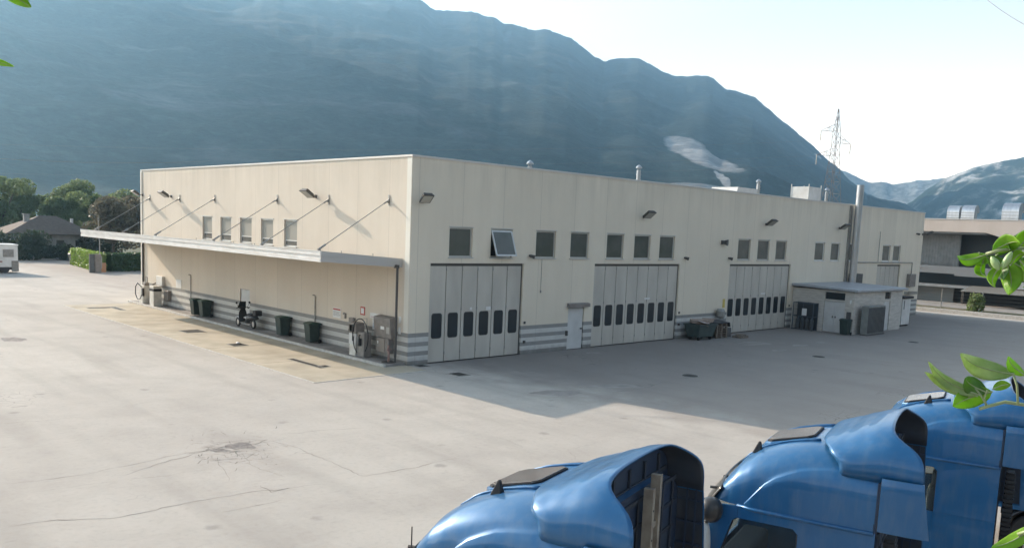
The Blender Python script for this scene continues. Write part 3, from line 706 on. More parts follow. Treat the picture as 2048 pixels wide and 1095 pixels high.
# ---------------------------------------------------------------- wheelie bins
def wheelie_bin(x, y, z, label, body=m_green, lid=m_greenlid, face=(-1,0), s=1.0, first=None):
    t = thing('wheelie_bin', label, 'wheelie bin', (x,y,z), 'wheelie bins')
    f = Vector((face[0], face[1], 0)); sd = Vector((-f.y, f.x, 0)); o = Vector((x,y,z))
    def P(a, c, h): return o + sd*a*s + f*c*s + Vector((0,0,h*s))
    b = MB(); b.add([P(-.23,-.26,.06),P(.23,-.26,.06),P(.23,.22,.06),P(-.23,.22,.06),P(-.27,-.32,.96),P(.27,-.32,.96),P(.27,.31,.96),P(-.27,.31,.96)],
          [(0,3,2,1),(4,5,6,7),(0,1,5,4),(1,2,6,5),(2,3,7,6),(3,0,4,7)])
    b.add([P(-.28,-.33,.90),P(.28,-.33,.90),P(.28,.33,.90),P(-.28,.33,.90),P(-.28,-.33,.965),P(.28,-.33,.965),P(.28,.33,.965),P(-.28,.33,.965)],
          [(0,3,2,1),(4,5,6,7),(0,1,5,4),(1,2,6,5),(2,3,7,6),(3,0,4,7)])
    b.build('body', body, t, bevel=.02)
    b = MB(); n = 8; T = []; 
    for k in range(n+1):
        c = -.35+.70*k/n; T.append((c, .975+.07*math.sin(math.pi*k/n)))
    pts = [P(-.285, c, h) for c, h in T]+[P(-.285, T[-1][0], .955), P(-.285, T[0][0], .955)]
    b.prism(pts, sd*.57*s); b.build('lid', lid, t, bevel=.01)
    b = MB(); b.cyl(P(-.27,-.40,.93),P(.27,-.40,.93),.018*s,n=8); b.box(*(P(-.25,-.42,.90)),*(P(-.22,-.33,.95))); b.box(*(P(.22,-.42,.90)),*(P(.25,-.33,.95))); b.build('handle', m_rubber, t)
    for k in (-1, 1):
        b = MB(); b.cyl(P(k*.25,-.27,.10),P(k*.30,-.27,.10),.10*s,n=16); b.build('wheel', m_rubber, t)
    return t
wheelie_bin(-.55,20.45,KZ,'green wheelie bin at the edge of the canopy shadow, left of a pair')
wheelie_bin(-.45,19.45,KZ,'dark grey-green wheelie bin, right of the pair beside the vent pipe', m_green)
wheelie_bin(-.42,10.15,KZ,'dark green wheelie bin right of the scooter', m_green)
wheelie_bin(-.42,7.25,KZ,'dark green wheelie bin below the near vent pipe', m_green)
wheelie_bin(32.85,-4.25,0,'dark green wheelie bin against the annexe door side', m_green, m_green, (-1,0), 1.05)

# ---------------------------------------------------------------- scooter
t = thing('scooter', 'dark and white motor scooter parked nose outward on the pavement', 'scooter', (-.5,14.1,KZ))
sx = -.52
def SP(l, z, w=0): return Vector((sx+w*1.2-.12*(l-.0), 13.0+l*1.12, KZ+z*1.05))    # l = metres toward the front wheel
for l in (.12, 1.42):
    b = MB(); prof = [(.16,-.05),(.22,-.055),(.25,-.03),(.25,.03),(.22,.055),(.16,.05),(.16,-.05)]
    c = SP(l,.25); b.lathe(c, prof, 22, 'x'); wv = b.build('wheel', m_rubber, t, smooth=True)
    b = MB(); b.lathe(c, [(.01,-.03),(.15,-.03),(.16,0),(.15,.03),(.01,.03)], 14, 'x'); b.build('rim', m_steel, wv)
b = MB()      # rear body: loft
secs = [(-.18,.58,.10,.06),(.0,.60,.17,.13),(.25,.58,.20,.16),(.5,.50,.18,.16),(.62,.36,.15,.10)]
def loft(mb, secs, n=14, fn=SP):
    V = []
    for l, z, rw, rz in secs:
        for k in range(n):
            g = 2*math.pi*k/n; V.append(fn(l, z+rz*math.sin(g), rw*math.cos(g)))
    F = [[i*n+k, i*n+(k+1) % n, (i+1)*n+(k+1) % n, (i+1)*n+k] for i in range(len(secs)-1) for k in range(n)]
    F += [list(range(n))[::-1], list(range((len(secs)-1)*n, len(secs)*n))]
    mb.add(V, F)
loft(b, secs); b.build('rear_body', mat('scooter_grey',(.05,.05,.052),.35), t, smooth=True)
b = MB(); loft(b, [(-.12,.74,.10,.04),(.1,.78,.14,.05),(.4,.76,.13,.05),(.62,.70,.08,.04)]); b.build('seat', m_rubber, t, smooth=True)
b = MB(); loft(b, [(.5,.28,.14,.05),(.75,.26,.17,.04),(1.0,.27,.16,.05)]); b.build('footboard', m_pumpg, t, smooth=True)
m_scw = mat('scooter_white',(.66,.67,.68),.3,coat=.4)
b = MB(); loft(b, [(.96,.30,.16,.05),(1.02,.55,.21,.06),(1.05,.80,.18,.07),(1.02,.98,.10,.05)]); b.build('leg_shield', m_rubber, t, smooth=True)
b = MB(); loft(b, [(1.22,.46,.06,.03),(1.42,.53,.08,.04),(1.62,.48,.05,.03)]); b.build('front_mudguard', m_scw, t, smooth=True)
b = MB(); loft(b, [(.42,.52,.19,.05),(.58,.58,.19,.06),(.72,.55,.16,.03)]); b.build('side_panel', m_scw, t, smooth=True)
b = MB(); b.tube([SP(1.42,.25),SP(1.2,.75),SP(1.08,1.0)], .025); b.tube([SP(1.0,1.03,-.33),SP(1.08,1.05,-.12),SP(1.08,1.05,.12),SP(1.0,1.03,.33)], .02); b.build('handlebar', m_rubber, t)
b = MB(); loft(b, [(1.0,1.0,.13,.05),(1.12,1.03,.15,.07),(1.2,.98,.08,.05)]); b.build('headlight_cowl', m_rubber, t, smooth=True)
for k in (-1,1):
    b = MB(); b.tube([SP(1.03,1.05,k*.22),SP(1.02,1.25,k*.3)], .01, 6); b.lathe(SP(1.02,1.29,k*.31),[(.01,-.01),(.06,-.01),(.06,.01),(.01,.01)],12,'y'); b.build('mirror', m_rubber, t)
b = MB(); b.grid(lambda u, v: SP(1.2-.12*u-.05*abs(v-.5)*2, 1.0+.35*u, (v-.5)*.42*(1-.3*u)), 4, 6); b.build('windshield', m_glassd, t, smooth=True, solid=.006)
b = MB(); b.box(*SP(-.35,.72,-.18),*SP(-.05,1.0,.18)); b.build('top_box', m_rubber, t, bevel=.03)

# ---------------------------------------------------------------- container, pallets in front of the third door
c = gp(1398,682)
t = thing('waste_container', 'green four-wheeled waste container heaped with torn cardboard', 'waste container', (21.0,-.85,0))
cx, cy = 21.0, -.85
b = MB(); b.add([(cx-.75,cy-.4,.2),(cx+.75,cy-.4,.2),(cx+.75,cy+.4,.2),(cx-.75,cy+.4,.2),(cx-.92,cy-.55,.92),(cx+.92,cy-.55,.92),(cx+.92,cy+.55,.92),(cx-.92,cy+.55,.92)],
      [(0,3,2,1),(0,1,5,4),(1,2,6,5),(2,3,7,6),(3,0,4,7)])
m_cgreen = mat('container_green', (.045,.068,.066), .55, c2=(.07,.095,.09), scale=3)
b.build('body', m_cgreen, t, solid=.04)
b = MB(); b.box(cx-.97,cy-.6,.88,cx+.97,cy-.54,.96); b.box(cx-.97,cy+.54,.88,cx+.97,cy+.6,.96); b.box(cx-.97,cy-.54,.88,cx-.91,cy+.54,.96); b.box(cx+.91,cy-.54,.88,cx+.97,cy+.54,.96); b.build('rim', m_cgreen, t, bevel=.02)
for i, (a, e) in enumerate(((-1,-1),(1,-1),(-1,1),(1,1))):
    b = MB(); b.cyl((cx+a*.6-.03,cy+e*.3,.1),(cx+a*.6+.03,cy+e*.3,.1),.1,n=12); b.box(cx+a*.6-.05,cy+e*.3-.04,.12,cx+a*.6+.05,cy+e*.3+.04,.2); b.build('wheel', m_rubber, t)
for i in range(9):
    q = Vector((cx+random.uniform(-.6,.6), cy+random.uniform(-.3,.3), .96+random.uniform(-.06,.2)))
    e = Matrix.Rotation(random.uniform(0,3),3,'Z') @ Matrix.Rotation(random.uniform(-.35,.35),3,'X')
    b = MB(); b.obox(q, e@Vector((random.uniform(.3,.5),0,0)), e@Vector((0,random.uniform(.2,.35),0)), e@Vector((0,0,random.choice((.012,.015,.08)))))
    o = b.build('cardboard_sheet', random.choice((m_cardb, m_cardb, m_signw if i == 2 else m_cardb)))
    tag(o, ['flattened brown box lying lowest in the container heap','torn brown cardboard in the container heap, left side','torn cardboard in the container heap, right side','creased cardboard flap in the middle of the container heap','folded brown carton near the front rim of the container','loose cardboard strip at the back of the container heap','small carton piece tilted in the container heap','wide brown sheet across the container heap','brown cardboard piece poking up from the container heap'][i], 'cardboard', 'cardboard heaped in the container')
b = MB(); b.obox((cx-.35,cy-.45,1.1),(.35,.02,-.04),(0,.2,.05),(0,-.002,.012)); tag(b.build('paper_sheet', mat('pale_paper',(.52,.45,.43),.8)), 'pale pinkish sheet on top of the waste container heap', 'sheet')
c = gp(1442,674)
px_, py_ = 22.9, -.75
for k in range(6):
    t = thing('pallet', ['grey wooden pallet at the bottom of the stack beside the container','wooden pallet second from the ground in the stack beside the container','wooden pallet third from the ground in the stack beside the container','wooden pallet fourth from the ground in the stack beside the container','wooden pallet just below the topmost one in the stack','topmost wooden pallet, right under the dark tarpaulin'][k], 'pallet', (px_,py_,k*.145), 'stacked wooden pallets')
    z = k*.145; dx = random.uniform(-.04,.04); b = MB()
    for j in range(5): b.box(px_-.6+dx+j*.26,py_-.4,z+.115,px_-.6+dx+j*.26+.14,py_+.4,z+.137)
    b.build('deck', m_wood, t)
    for j in (-1,0,1):
        b = MB(); b.box(px_-.6+dx,py_+j*.34-.05,z+.02,px_+.6+dx,py_+j*.34+.05,z+.115) if False else [b.box(px_+dx+i*.52-.07,py_+j*.34-.05,z+.022,px_+dx+i*.52+.07,py_+j*.34+.05,z+.092) for i in (-1,0,1)]
        b.box(px_-.6+dx,py_+j*.34-.05,z,px_+.6+dx,py_+j*.34+.05,z+.022); b.box(px_-.6+dx,py_+j*.34-.05,z+.092,px_+.6+dx,py_+j*.34+.05,z+.114)
        b.build('bearer', m_wood, t)
b = MB(); b.grid(lambda u, v: Vector((px_-.75+1.5*u, py_-.5+1.0*v, .93+.16*math.sin(u*3.1)*math.sin(v*3)+.05*mn.noise(Vector((u*4,v*4,0)))-.25*(u > .93))), 14, 8)
tag(b.build('tarpaulin', mat('dark_tarp',(.045,.05,.055),.6), smooth=True, solid=.01), 'crumpled dark tarpaulin thrown over the pallet stack', 'tarpaulin')
b = MB(); b.box(px_+.75,py_-.2,.0,px_+1.35,py_+.5,.55); tag(b.build('crate', m_bingrey, bevel=.02), 'dark crate on the ground right of the pallet stack', 'crate')
b = MB(); b.lathe((px_+.95,py_+.1,.55),[(.01,0),(.06,0),(.06,.24),(.03,.3),(.03,.34),(.01,.34)],10); tag(b.build('bottle', m_signw), 'white bottle on the dark crate, left one', 'bottle', 'bottles on the crate')
b = MB(); b.lathe((px_+1.15,py_+.05,.55),[(.01,0),(.07,0),(.07,.28),(.03,.34),(.03,.38),(.01,.38)],10); tag(b.build('bottle', m_signw), 'taller white bottle on the dark crate, right one', 'bottle', 'bottles on the crate')
b = MB(); b.box(px_+1.0,py_-1.1,0,px_+1.9,py_-.5,.12); b.box(px_+1.2,py_-1.0,.12,px_+1.8,py_-.6,.2); tag(b.build('plank_pile', m_wood, bevel=.01), 'low pile of wooden planks on the ground by the crate', 'planks')
b = MB(); b.lathe((23.9,-.32,1.1),[(.01,0),(.22,0),(.28,.1),(.28,.45),(.2,.58),(.01,.6)],16); b.cyl((23.9,-.32,0),(23.9,-.32,1.1),.04,n=8); tag(b.build('column_bollard', m_galv, smooth=False), 'grey round-headed post behind the pallets against the wall', 'post')

# ---------------------------------------------------------------- annexe
ax0, ax1, ay0, ay1, az = 33.45, 41.3, -4.45, -.02, 2.86
t = thing('annex_hut', 'low grey annexe with a pale flat overhanging roof built against the workshop front', 'annexe', ((ax0+ax1)/2,-2.2,0)); hut = t
dl = (-3.85,-2.35)   # double door on the side facing left
b = MB()
holes = [(dl[0],dl[1],0,2.12),(dl[0]+.05,dl[1]-.05,2.24,2.72)]
bb = MB(); wall_grid(bb, 1, ay0, ay1, -.02, az, holes, .15); b.add([p+Vector((ax0,0,0)) for p in bb.v], bb.f)
bb = MB(); wall_grid(bb, 0, ax0, ax1, -.02, az, [(38.3,39.3,0,2.1),(38.3,39.3,2.25,2.75)], .15); b.add([p+Vector((0,ay0,0)) for p in bb.v], bb.f)
b.poly([(ax1,ay0,-.02),(ax1,ay1,-.02),(ax1,ay1,az),(ax1,ay0,az)]); b.build('wall', m_conc, t)
b = MB(); b.add([(ax0-.25,ay0-.3,az+.0),(ax1+.25,ay0-.3,az+.0),(ax1+.25,-.005,az+.12),(ax0-.25,-.005,az+.12),(ax0-.25,ay0-.3,az+.16),(ax1+.25,ay0-.3,az+.16),(ax1+.25,-.005,az+.28),(ax0-.25,-.005,az+.28)],
      [(0,3,2,1),(4,5,6,7),(0,1,5,4),(1,2,6,5),(2,3,7,6),(3,0,4,7)]); b.build('roof', m_roofsheet, t, bevel=.02)
for k in range(2):
    y0 = dl[0]+.02+k*.735; b = MB(); b.box(ax0+.06,y0,.02,ax0+.1,y0+.725,2.1); dd = b.build('door', m_doorw, t)
    b = MB(); b.box(ax0+.02,y0+(.6 if k == 0 else .06),1.0,ax0+.06,y0+(.66 if k == 0 else .12),1.12); b.build('handle', m_pvc, dd)
b = MB(); b.box(ax0+.1,dl[0]+.05,2.24,ax0+.12,dl[1]-.05,2.72); b.build('transom_window', m_glassd, t)
b = MB(); b.box(38.32,ay0+.06,.02,39.28,ay0+.1,2.08); b.build('door', m_doorw, t)
b = MB(); b.box(38.3,ay0+.1,2.25,39.3,ay0+.12,2.75); b.build('transom_window', m_glassd, t)
b = MB(); b.box(ax0-.05,-2.28,.9,ax0-.003,-2.0,1.45) if False else b.box(ax0-.1,-4.3,.95,ax0-.003,-4.02,1.5); b.build('post_box', m_bingrey, t)
b = MB(); b.box(ax0-.09,-4.28,2.05,ax0-.003,-4.18,2.3); b.build('wall_lamp', m_signw, t)
# gas bottle cage
c0 = gp(1586,652); gx = ax0-.75
t = thing('bottle_cage', 'dark wire cage locker with a white notice against the annexe', 'cage', (gx,-1.2,0))
b = MB()
for yy in (-2.0,-1.27,-.54): 
    for xx in (gx,gx+.65): b.box(xx-.025,yy-.025,0,xx+.025,yy+.025,1.9)
for zz in (.05,.95,1.87):
    for xx in (gx,gx+.65): b.box(xx-.02,-2.0,zz-.02,xx+.02,-.54,zz+.02)
    for yy in (-2.0,-.54): b.box(gx,yy-.02,zz-.021,gx+.65,yy+.02,zz+.021)
b.build('frame', mat('cage_blue_grey',(.07,.09,.11),.5), t)
b = MB()
for k in range(28): yy = -1.98+k*.0525; b.cyl((gx,yy,.05),(gx,yy,1.87),.006,n=4)
for k in range(18): zz = .1+k*.1; b.cyl((gx+.004,-1.98,zz),(gx+.004,-.56,zz),.005,n=4)
b.build('wire_mesh', m_pvc, t)
b = MB(); b.box(gx+.55,-1.98,.07,gx+.62,-.56,1.85); b.build('back_panel', mat('cage_back',(.035,.045,.055),.7), t)
b = MB(); b.box(gx-.035,-1.55,1.02,gx-.026,-1.2,1.5); b.build('notice', m_signw, t)
for k in range(4):
    yy = -1.8+k*.34; b = MB(); b.lathe((gx+.3,yy,.08),[(.01,0),(.12,0),(.13,.06),(.13,.6),(.06,.72),(.03,.74),(.03,.8),(.01,.8)],12)
    tag(b.build('gas_bottle', mat('bottle_grey',(.14,.16,.17),.5)), ['grey gas bottle nearest the annexe door inside the wire cage','grey gas bottle second from the annexe door inside the wire cage','grey gas bottle behind the white notice, third in the wire cage','grey gas bottle nearest the folding door inside the wire cage'][k], 'gas bottle', 'gas bottles in the cage')
# tall dark cabinet before the annexe front
t = thing('metal_cabinet', 'tall dark ribbed metal cabinet standing before the annexe corner', 'cabinet', (35.2,-5.0,0))
b = MB(); b.box(33.9,-5.25,.06,36.6,-4.8,1.95)
b.build('body', mat('cabinet_dark',(.19,.20,.19),.5,c2=(.24,.25,.235),scale=3), t, bevel=.02)
b = MB()
for k in range(14): b.box(33.98+k*.19,-5.28,.15,34.06+k*.19,-5.252,1.85)
b.build('rib', m_bingrey, t)
b = MB(); b.box(33.9,-5.3,0,36.6,-4.8,.06); b.build('plinth', m_pvc, t)
# white cabinet right of the annexe
c = gp(1806,652); qx, qy = c.x+.3, c.y+.4
t = thing('ice_cabinet', 'white upright cabinet with a black overhanging lid right of the annexe', 'cabinet', (qx,qy,0))
b = MB(); b.box(qx-.75,qy-.4,.12,qx+.75,qy+.4,2.1); b.build('body', m_white, t, bevel=.03)
b = MB(); b.box(qx-.9,qy-.55,2.1,qx+.9,qy+.45,2.26); b.build('lid', m_rubber, t, bevel=.03)
b = MB(); b.box(qx-.68,qy-.34,0,qx+.68,qy+.34,.12); b.build('plinth', m_rubber, t)
b = MB(); b.box(qx-.5,qy-.43,1.3,qx-.44,qy-.40,1.95); b.build('handle', m_pvc, t)

# ---------------------------------------------------------------- neighbouring building, right
nbx = 76.0
nb = thing('warehouse', 'neighbouring warehouse with a pale pink fascia over a dark recessed loading bay', 'warehouse', (nbx+8,0,-.3))
m_pink = mat('fascia_pink', (.58,.50,.44), .85, c2=(.50,.43,.37), scale=.5, stretch=(1,1,.3))
m_nbw = mat('warehouse_wall', (.30,.31,.31), .85, c2=(.24,.25,.25), scale=1)
yR = 1.2     # end of recess
b = MB(); b.box(nbx,-40,7.75,nbx+.3,26,9.08); b.prism([(nbx,yR-.0,7.75),(nbx,yR-4.0,6.6),(nbx,-40,6.6),(nbx,-40,7.75)],(.3,0,0)); b.build('fascia', m_pink, nb)
b = MB(); b.box(nbx-.05,-40.05,9.08,nbx+.4,26,9.16); b.build('coping', m_coping, nb)
b = MB(); b.box(nbx+.3,-40,8.7,nbx+40,26,8.9); nroof = b.build('roof', m_galv, nb)
b = MB(); b.box(nbx+.3,yR,7.55,nbx+4,26,7.75); b.build('soffit', m_nbw, nb)
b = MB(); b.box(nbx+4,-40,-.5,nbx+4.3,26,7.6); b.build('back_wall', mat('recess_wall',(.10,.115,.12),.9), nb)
b = MB(); b.box(nbx,-40,3.4,nbx+.3,yR-3.2,6.6); b.box(nbx,-40,2.1,nbx+.3,yR-3.2,2.8); b.build('wall', mat('warehouse_pale',(.36,.38,.375),.85), nb)
b = MB(); b.box(nbx+2.0,4.2,4.0,nbx+2.1,26,7.5)
for k in range(70): b.box(nbx+1.96,4.3+k*.31,4.0,nbx+2.0,4.42+k*.31,7.3)
b.build('ribbed_shutter', mat('ribbed_sheet',(.20,.205,.20),.6,.2,c2=(.26,.26,.25),scale=2), nb)
b = MB(); b.box(nbx+1.2,-3.5,3.2,nbx+1.5,26,4.0); b.box(nbx+1.0,-40,3.0,nbx+1.3,4.2,3.75); b.build('balcony_band', mat('band_grey',(.22,.23,.235),.85), nb)
b = MB(); b.box(nbx+.8,-40,1.7,nbx+3.9,26,1.95); b.build('floor_slab', m_nbw, nb)
b = MB(); b.prism([(nbx+.8,-30,2.0),(nbx+.8,2.2,2.0),(nbx-2.6,2.2,1.55),(nbx-2.6,-30,1.55)],(0,0,.08)); b.build('lean_to_roof', m_galv, nb)
for yy, w_ in ((8.4,.4),(3.0,.25),(-4.0,.25),(-12.0,.25)):
    b = MB(); b.box(nbx+.9,yy,-.5,nbx+.9+w_,yy+w_,1.7); b.build('column', m_iron, nb)
b = MB(); b.box(nbx+2.2,4.5,-.5,nbx+2.4,26,1.7); b.box(nbx+2.6,-14,-.5,nbx+2.8,-6,1.3); b.build('low_wall', mat('low_wall_grey',(.26,.27,.26),.9), nb)
def cowl(y, s, label):
    x0 = nbx+2.2; R1 = 1.0*s; W = 1.65*s; t0 = MB(); P = []
    N_ = 10; prof = []
    z0, z1 = 8.9, 9.5*1+.7*s
    outer = [(x0-.05, z0), (x0-.05, z1)] + [(x0-.05+R1-R1*math.cos(g*math.pi/N_), z1+R1*.85*math.sin(g*math.pi/N_)) for g in range(1, N_+1)]
    inner = [(x0+R1*1.95-.15-.0, z1-.15), (x0+1.15*s, z1+.2), (x0+1.0*s, z0)]
    t0.prism([(x, y, z) for x, z in outer+inner], (0, W, 0)); o = t0.build('vent_cowl', m_steel, nroof, autos=True); o['label'] = label
    r = MB()
    for k in (.35,.6,.85): r.box(x0-.10, y-.03, z0+(z1-z0)*k, x0-.052, y+W+.03, z0+(z1-z0)*k+.05)
    r.build('vent_seam', m_galv, nroof)
cowl(4.75, .76, 'left curved steel vent cowl of the close pair'); cowl(3.2, .80, 'right curved steel vent cowl of the close pair'); cowl(-1.1, .98, 'larger curved vent cowl standing alone at the right')
# verge with kerb, fence
b = MB(); b.prism([(61.9,-60,0),(62.3,-60,0),(62.3,26,0),(61.9,26,0)], (0,0,.32)); struct(b.build('verge_kerb', m_kerb, bevel=.02))
b = MB(); b.grid(lambda u, v: Vector((62.3+3.4*v, -60+86*u, .05+.22*v+.12*mn.noise(Vector((u*60, v*6, 0))))), 90, 8); struct(b.build('verge', m_grass, smooth=True))
fn = thing('mesh_fence', 'low wire mesh fence with thin posts on the grass verge', 'fence', (64.2,-10,.1))
for k in range(14):
    b = MB(); yy = 8-k*3.6; b.cyl((64.2,yy,.1),(64.2,yy,2.1),.045,n=6); b.build('post', m_galv, fn)
for k in range(6): b = MB(); b.cyl((64.2,8,.35+k*.33),(64.2,-39,.35+k*.33),.010,n=4); b.build('wire', m_galv, fn)
b = MB(); b.poly([(66.0,-60,.25),(nbx+4,-60,.0),(nbx+4,26,.0),(66.0,26,.25)]); struct(b.build('warehouse_yard', m_pave))

# ---------------------------------------------------------------- foliage tools
def leaf_mat(name, c, c2, trans=.35, rough=.55, scale=1.2):
    m = bpy.data.materials.new(name); m.use_nodes = True; N = NT(m); N.b.inputs['Roughness'].default_value = rough
    g = N.n('ShaderNodeNewGeometry'); no = N.noise(g.outputs['Position'], scale, 5)
    cc = N.mix(N.ramp(no, .35, .65), c, c2); N.l(cc, N.b.inputs['Base Color'])
    tr = N.n('ShaderNodeBsdfTranslucent'); N.l(N.mix(.5, cc, tuple(x*1.5 for x in c2)), tr.inputs[0])
    ms = N.n('ShaderNodeMixShader'); ms.inputs[0].default_value = trans
    out = [x for x in N.t.nodes if x.type == 'OUTPUT_MATERIAL'][0]
    N.l(N.b.outputs[0], ms.inputs[1]); N.l(tr.outputs[0], ms.inputs[2]); N.l(ms.outputs[0], out.inputs[0])
    return m
m_tree = leaf_mat('tree_leaf', (.085,.125,.06), (.17,.22,.10), .45, scale=.5)
m_treed = leaf_mat('tree_leaf_dark', (.025,.04,.022), (.045,.065,.032), scale=.5)
m_plum = leaf_mat('tree_leaf_plum', (.055,.045,.035), (.16,.15,.10), scale=.6)
m_hedge = leaf_mat('hedge_leaf', (.10,.17,.03), (.22,.32,.05), .45, scale=.8)
m_hedged = leaf_mat('hedge_leaf_dark', (.03,.065,.02), (.05,.10,.03), scale=.8)
m_bark = mat('bark', (.07,.055,.04), .95, c2=(.12,.10,.08), scale=6, bump=.6, bscale=15)
def leafcloud(mb, clusters, n, size, rnd):
    for i in range(n):
        c, rad = clusters[rnd.randrange(len(clusters))]
        while True:
            d = Vector((rnd.uniform(-1,1), rnd.uniform(-1,1), rnd.uniform(-1,1)))
            if .25 < d.length < 1: break
        d = d.normalized()*(d.length**.45)
        p = Vector(c)+Vector((d.x*rad[0], d.y*rad[1], d.z*rad[2]))
        a = Vector((rnd.gauss(0,1), rnd.gauss(0,1), rnd.gauss(0,.7))).normalized(); q = a.orthogonal().normalized()
        q = (Matrix.Rotation(rnd.uniform(0, 6.3), 3, a) @ q); e = a.cross(q); s = size*rnd.uniform(.6, 1.4)
        mb.add([p-q*s*.5, p+e*s*.32, p+q*s*.6, p-e*s*.32], [(0,1,2,3)])
def tree(x, y, h, r, label, m, seed, n=9000, size=.34, name='deciduous_tree', z=-.3, squash=1.0):
    rnd = random.Random(seed); t = thing(name, label, 'tree', (x,y,z), 'trees beyond the yard'); o = Vector((x,y,z))
    b = MB(); th = h*.42
    b.tube([o, o+Vector((.1,0,th*.5)), o+Vector((.0,.1,th))], .045*h*.6, 9, .02*h*.6)
    cl = []
    for k in range(16):
        g = rnd.uniform(0, 6.28); rr = r*rnd.uniform(.2,.78); zz = h*rnd.uniform(.34,.88)
        rr *= math.sqrt(max(.1, 1-((zz/h-.55)/.5)**2))
        c = o+Vector((math.cos(g)*rr, math.sin(g)*rr, zz)); q = r*rnd.uniform(.26,.46)
        cl.append((c, (q, q, q*.75*squash)))
        if k < 9: b.tube([o+Vector((0,0,th*rnd.uniform(.6,1))), o.lerp(c,.6)+Vector((0,0,h*.12)), c], .012*h, 6, .004*h)
    b.build('trunk', m_bark, t, smooth=True)
    mb = MB(); leafcloud(mb, cl, n, size, rnd); mb.build('crown', m, t)
# left background trees (beyond the yard edge)
tree(4.5,112,10.9,4.6,'leafy green tree at the far left edge behind the house', m_tree, 1)
tree(12.5,116,11.6,4.4,'tall green tree rising behind the house roof ridge, left of centre', m_tree, 2)
tree(19.0,114,11.6,4.6,'tallest green tree right above the hipped house roof', m_tree, 3)
tree(25.5,120,9.6,4.4,'rounder green tree between the tall ones and the dark reddish one', m_tree, 4)
tree(31.5,124,10.6,4.8,'green tree half hidden behind the workshop far corner', m_tree, 5)
tree(15.2,82,8.2,4.2,'dark reddish tree with pale blotchy leaves beside the workshop', m_plum, 6, 6500, .34, 'plum_tree')
tree(20.5,84,8.8,4.2,'dark reddish tree hidden mostly behind the workshop edge', m_plum, 7, 5200, .34, 'plum_tree')
tree(8.5,108,10.8,4.2,'green tree filling the gap left of the house chimney', m_tree, 11)
tree(16.0,104,9.2,3.8,'green tree directly behind the house roof', m_tree, 12)
tree(22.5,106,9.4,3.8,'pale green tree between the house and the reddish tree', m_tree, 13)
tree(-4,118,10.2,5,'green tree beyond the white van, outside the left edge', m_tree, 8, 3500)
def bush(x, y, h, r, label, m, seed, n=2600, size=.3, ry=None, z=-.1):
    rnd = random.Random(seed); t = thing('shrub', label, 'shrub', (x,y,z), 'shrubs around the house')
    cl = [((x+rnd.uniform(-.6,.6)*r, y+rnd.uniform(-.6,.6)*(ry or r), z+h*rnd.uniform(.35,.7)), (r*.5,(ry or r)*.5,h*.42)) for _ in range(9)]
    b = MB()
    for k in range(4): b.tube([(x,y,z),cl[k][0]], .05, 5, .02)
    b.build('stem', m_bark, t); mb = MB(); leafcloud(mb, cl, n, size, rnd); mb.build('foliage', m, t)
bush(6.2,84,3.4,2.6,'dark evergreen bush covering the left of the house', m_treed, 21, 3200, .3)
bush(9.4,83.6,1.9,2.0,'dark bush before the house window', m_treed, 22, 2400, .28)
bush(12.2,84.5,1.7,2.2,'dark bush at the right end of the house', m_treed, 23, 2400, .28)
bush(15.0,86,3.2,2.6,'dark bush between the house and the reddish tree', m_treed, 24, 2400, .28)
bush(2.8,86,3.6,2.6,'dark bush behind the white van', m_treed, 25, 2400, .3)
bush(64.0,-2.3,1.9,.75,'small pale green shrub growing on the verge before the warehouse', leaf_mat('shrub_leaf',(.10,.15,.05),(.20,.26,.10)), 26, 900, .20)
# hedges
def hedge(pts, h, wd, label, m, seed, n):
    rnd = random.Random(seed); P = [Vector(p) for p in pts]; c = sum(P, Vector())/len(P)
    t = thing('hedge', label, 'hedge', c, None); mb = MB(); core = MB()
    for a, e in zip(P, P[1:]):
        d = (e-a).normalized(); s = Vector((-d.y, d.x, 0))
        for i in range(n):
            u = rnd.random(); side = rnd.choice((0,1,2,3)); 
            if side < 2: off = s*wd*.5*(1 if side else -1)+Vector((0,0,h*rnd.random()))
            else: off = s*wd*rnd.uniform(-.5,.5)+Vector((0,0,h))
            p = a.lerp(e, u)+off+Vector((rnd.gauss(0,.05), rnd.gauss(0,.05), rnd.gauss(0,.06)))
            q = Vector((rnd.gauss(0,1), rnd.gauss(0,1), rnd.gauss(0,1))).normalized(); r_ = q.orthogonal().normalized(); sz = rnd.uniform(.08,.2)
            mb.add([p-q*sz, p+r_*sz*.6, p+q*sz, p-r_*sz*.6], [(0,1,2,3)])
        core.obox(a.lerp(e,.5)+Vector((0,0,h*.48)), (e-a)*.5, s*wd*.42, Vector((0,0,h*.46)))
    core.build('inner_growth', m, t); mb.build('foliage', m, t)
hedge([(7.3,61.8,0),(8.4,74,0)], 1.75, .9, 'bright green clipped hedge along the drive, its sunlit short end', m_hedge, 31, 4200)
hedge([(8.2,62.2,0),(22,66.5,0)], 1.75, 1.1, 'long darker clipped hedge running behind the workshop corner', m_hedged, 32, 6500)
for i, (px, py, h, r, col, lb) in enumerate(((184,545,1.8,.12,m_bingrey,'dark gate post at the hedge end, left of the pair'),(196,545,1.8,.14,m_brown,'brown gate post at the hedge end beside the lamp pole'))):
    c = gp(px, py); b = MB(); b.box(c.x-r*2,c.y-r,0,c.x+r*2,c.y+r,h); b.prism([(c.x-r*2-.03,c.y-r-.03,h),(c.x+r*2+.03,c.y-r-.03,h),(c.x+r*2+.03,c.y-r-.03,h+.05),(c.x-r*2-.03,c.y-r-.03,h+.05)],(0,2*r+.06,0)); tag(b.build('gate_post', col, bevel=.01), lb, 'gate post')
c = gp(200,544); t = thing('lamp_pole', 'thin pale metal pole with a short arm by the hedge end', 'pole', c)
b = MB(); b.tube([c, c+Vector((0,0,3)), c+Vector((-.1,.05,5.5))], .06, 8, .04); b.build('pole', m_galv, t)
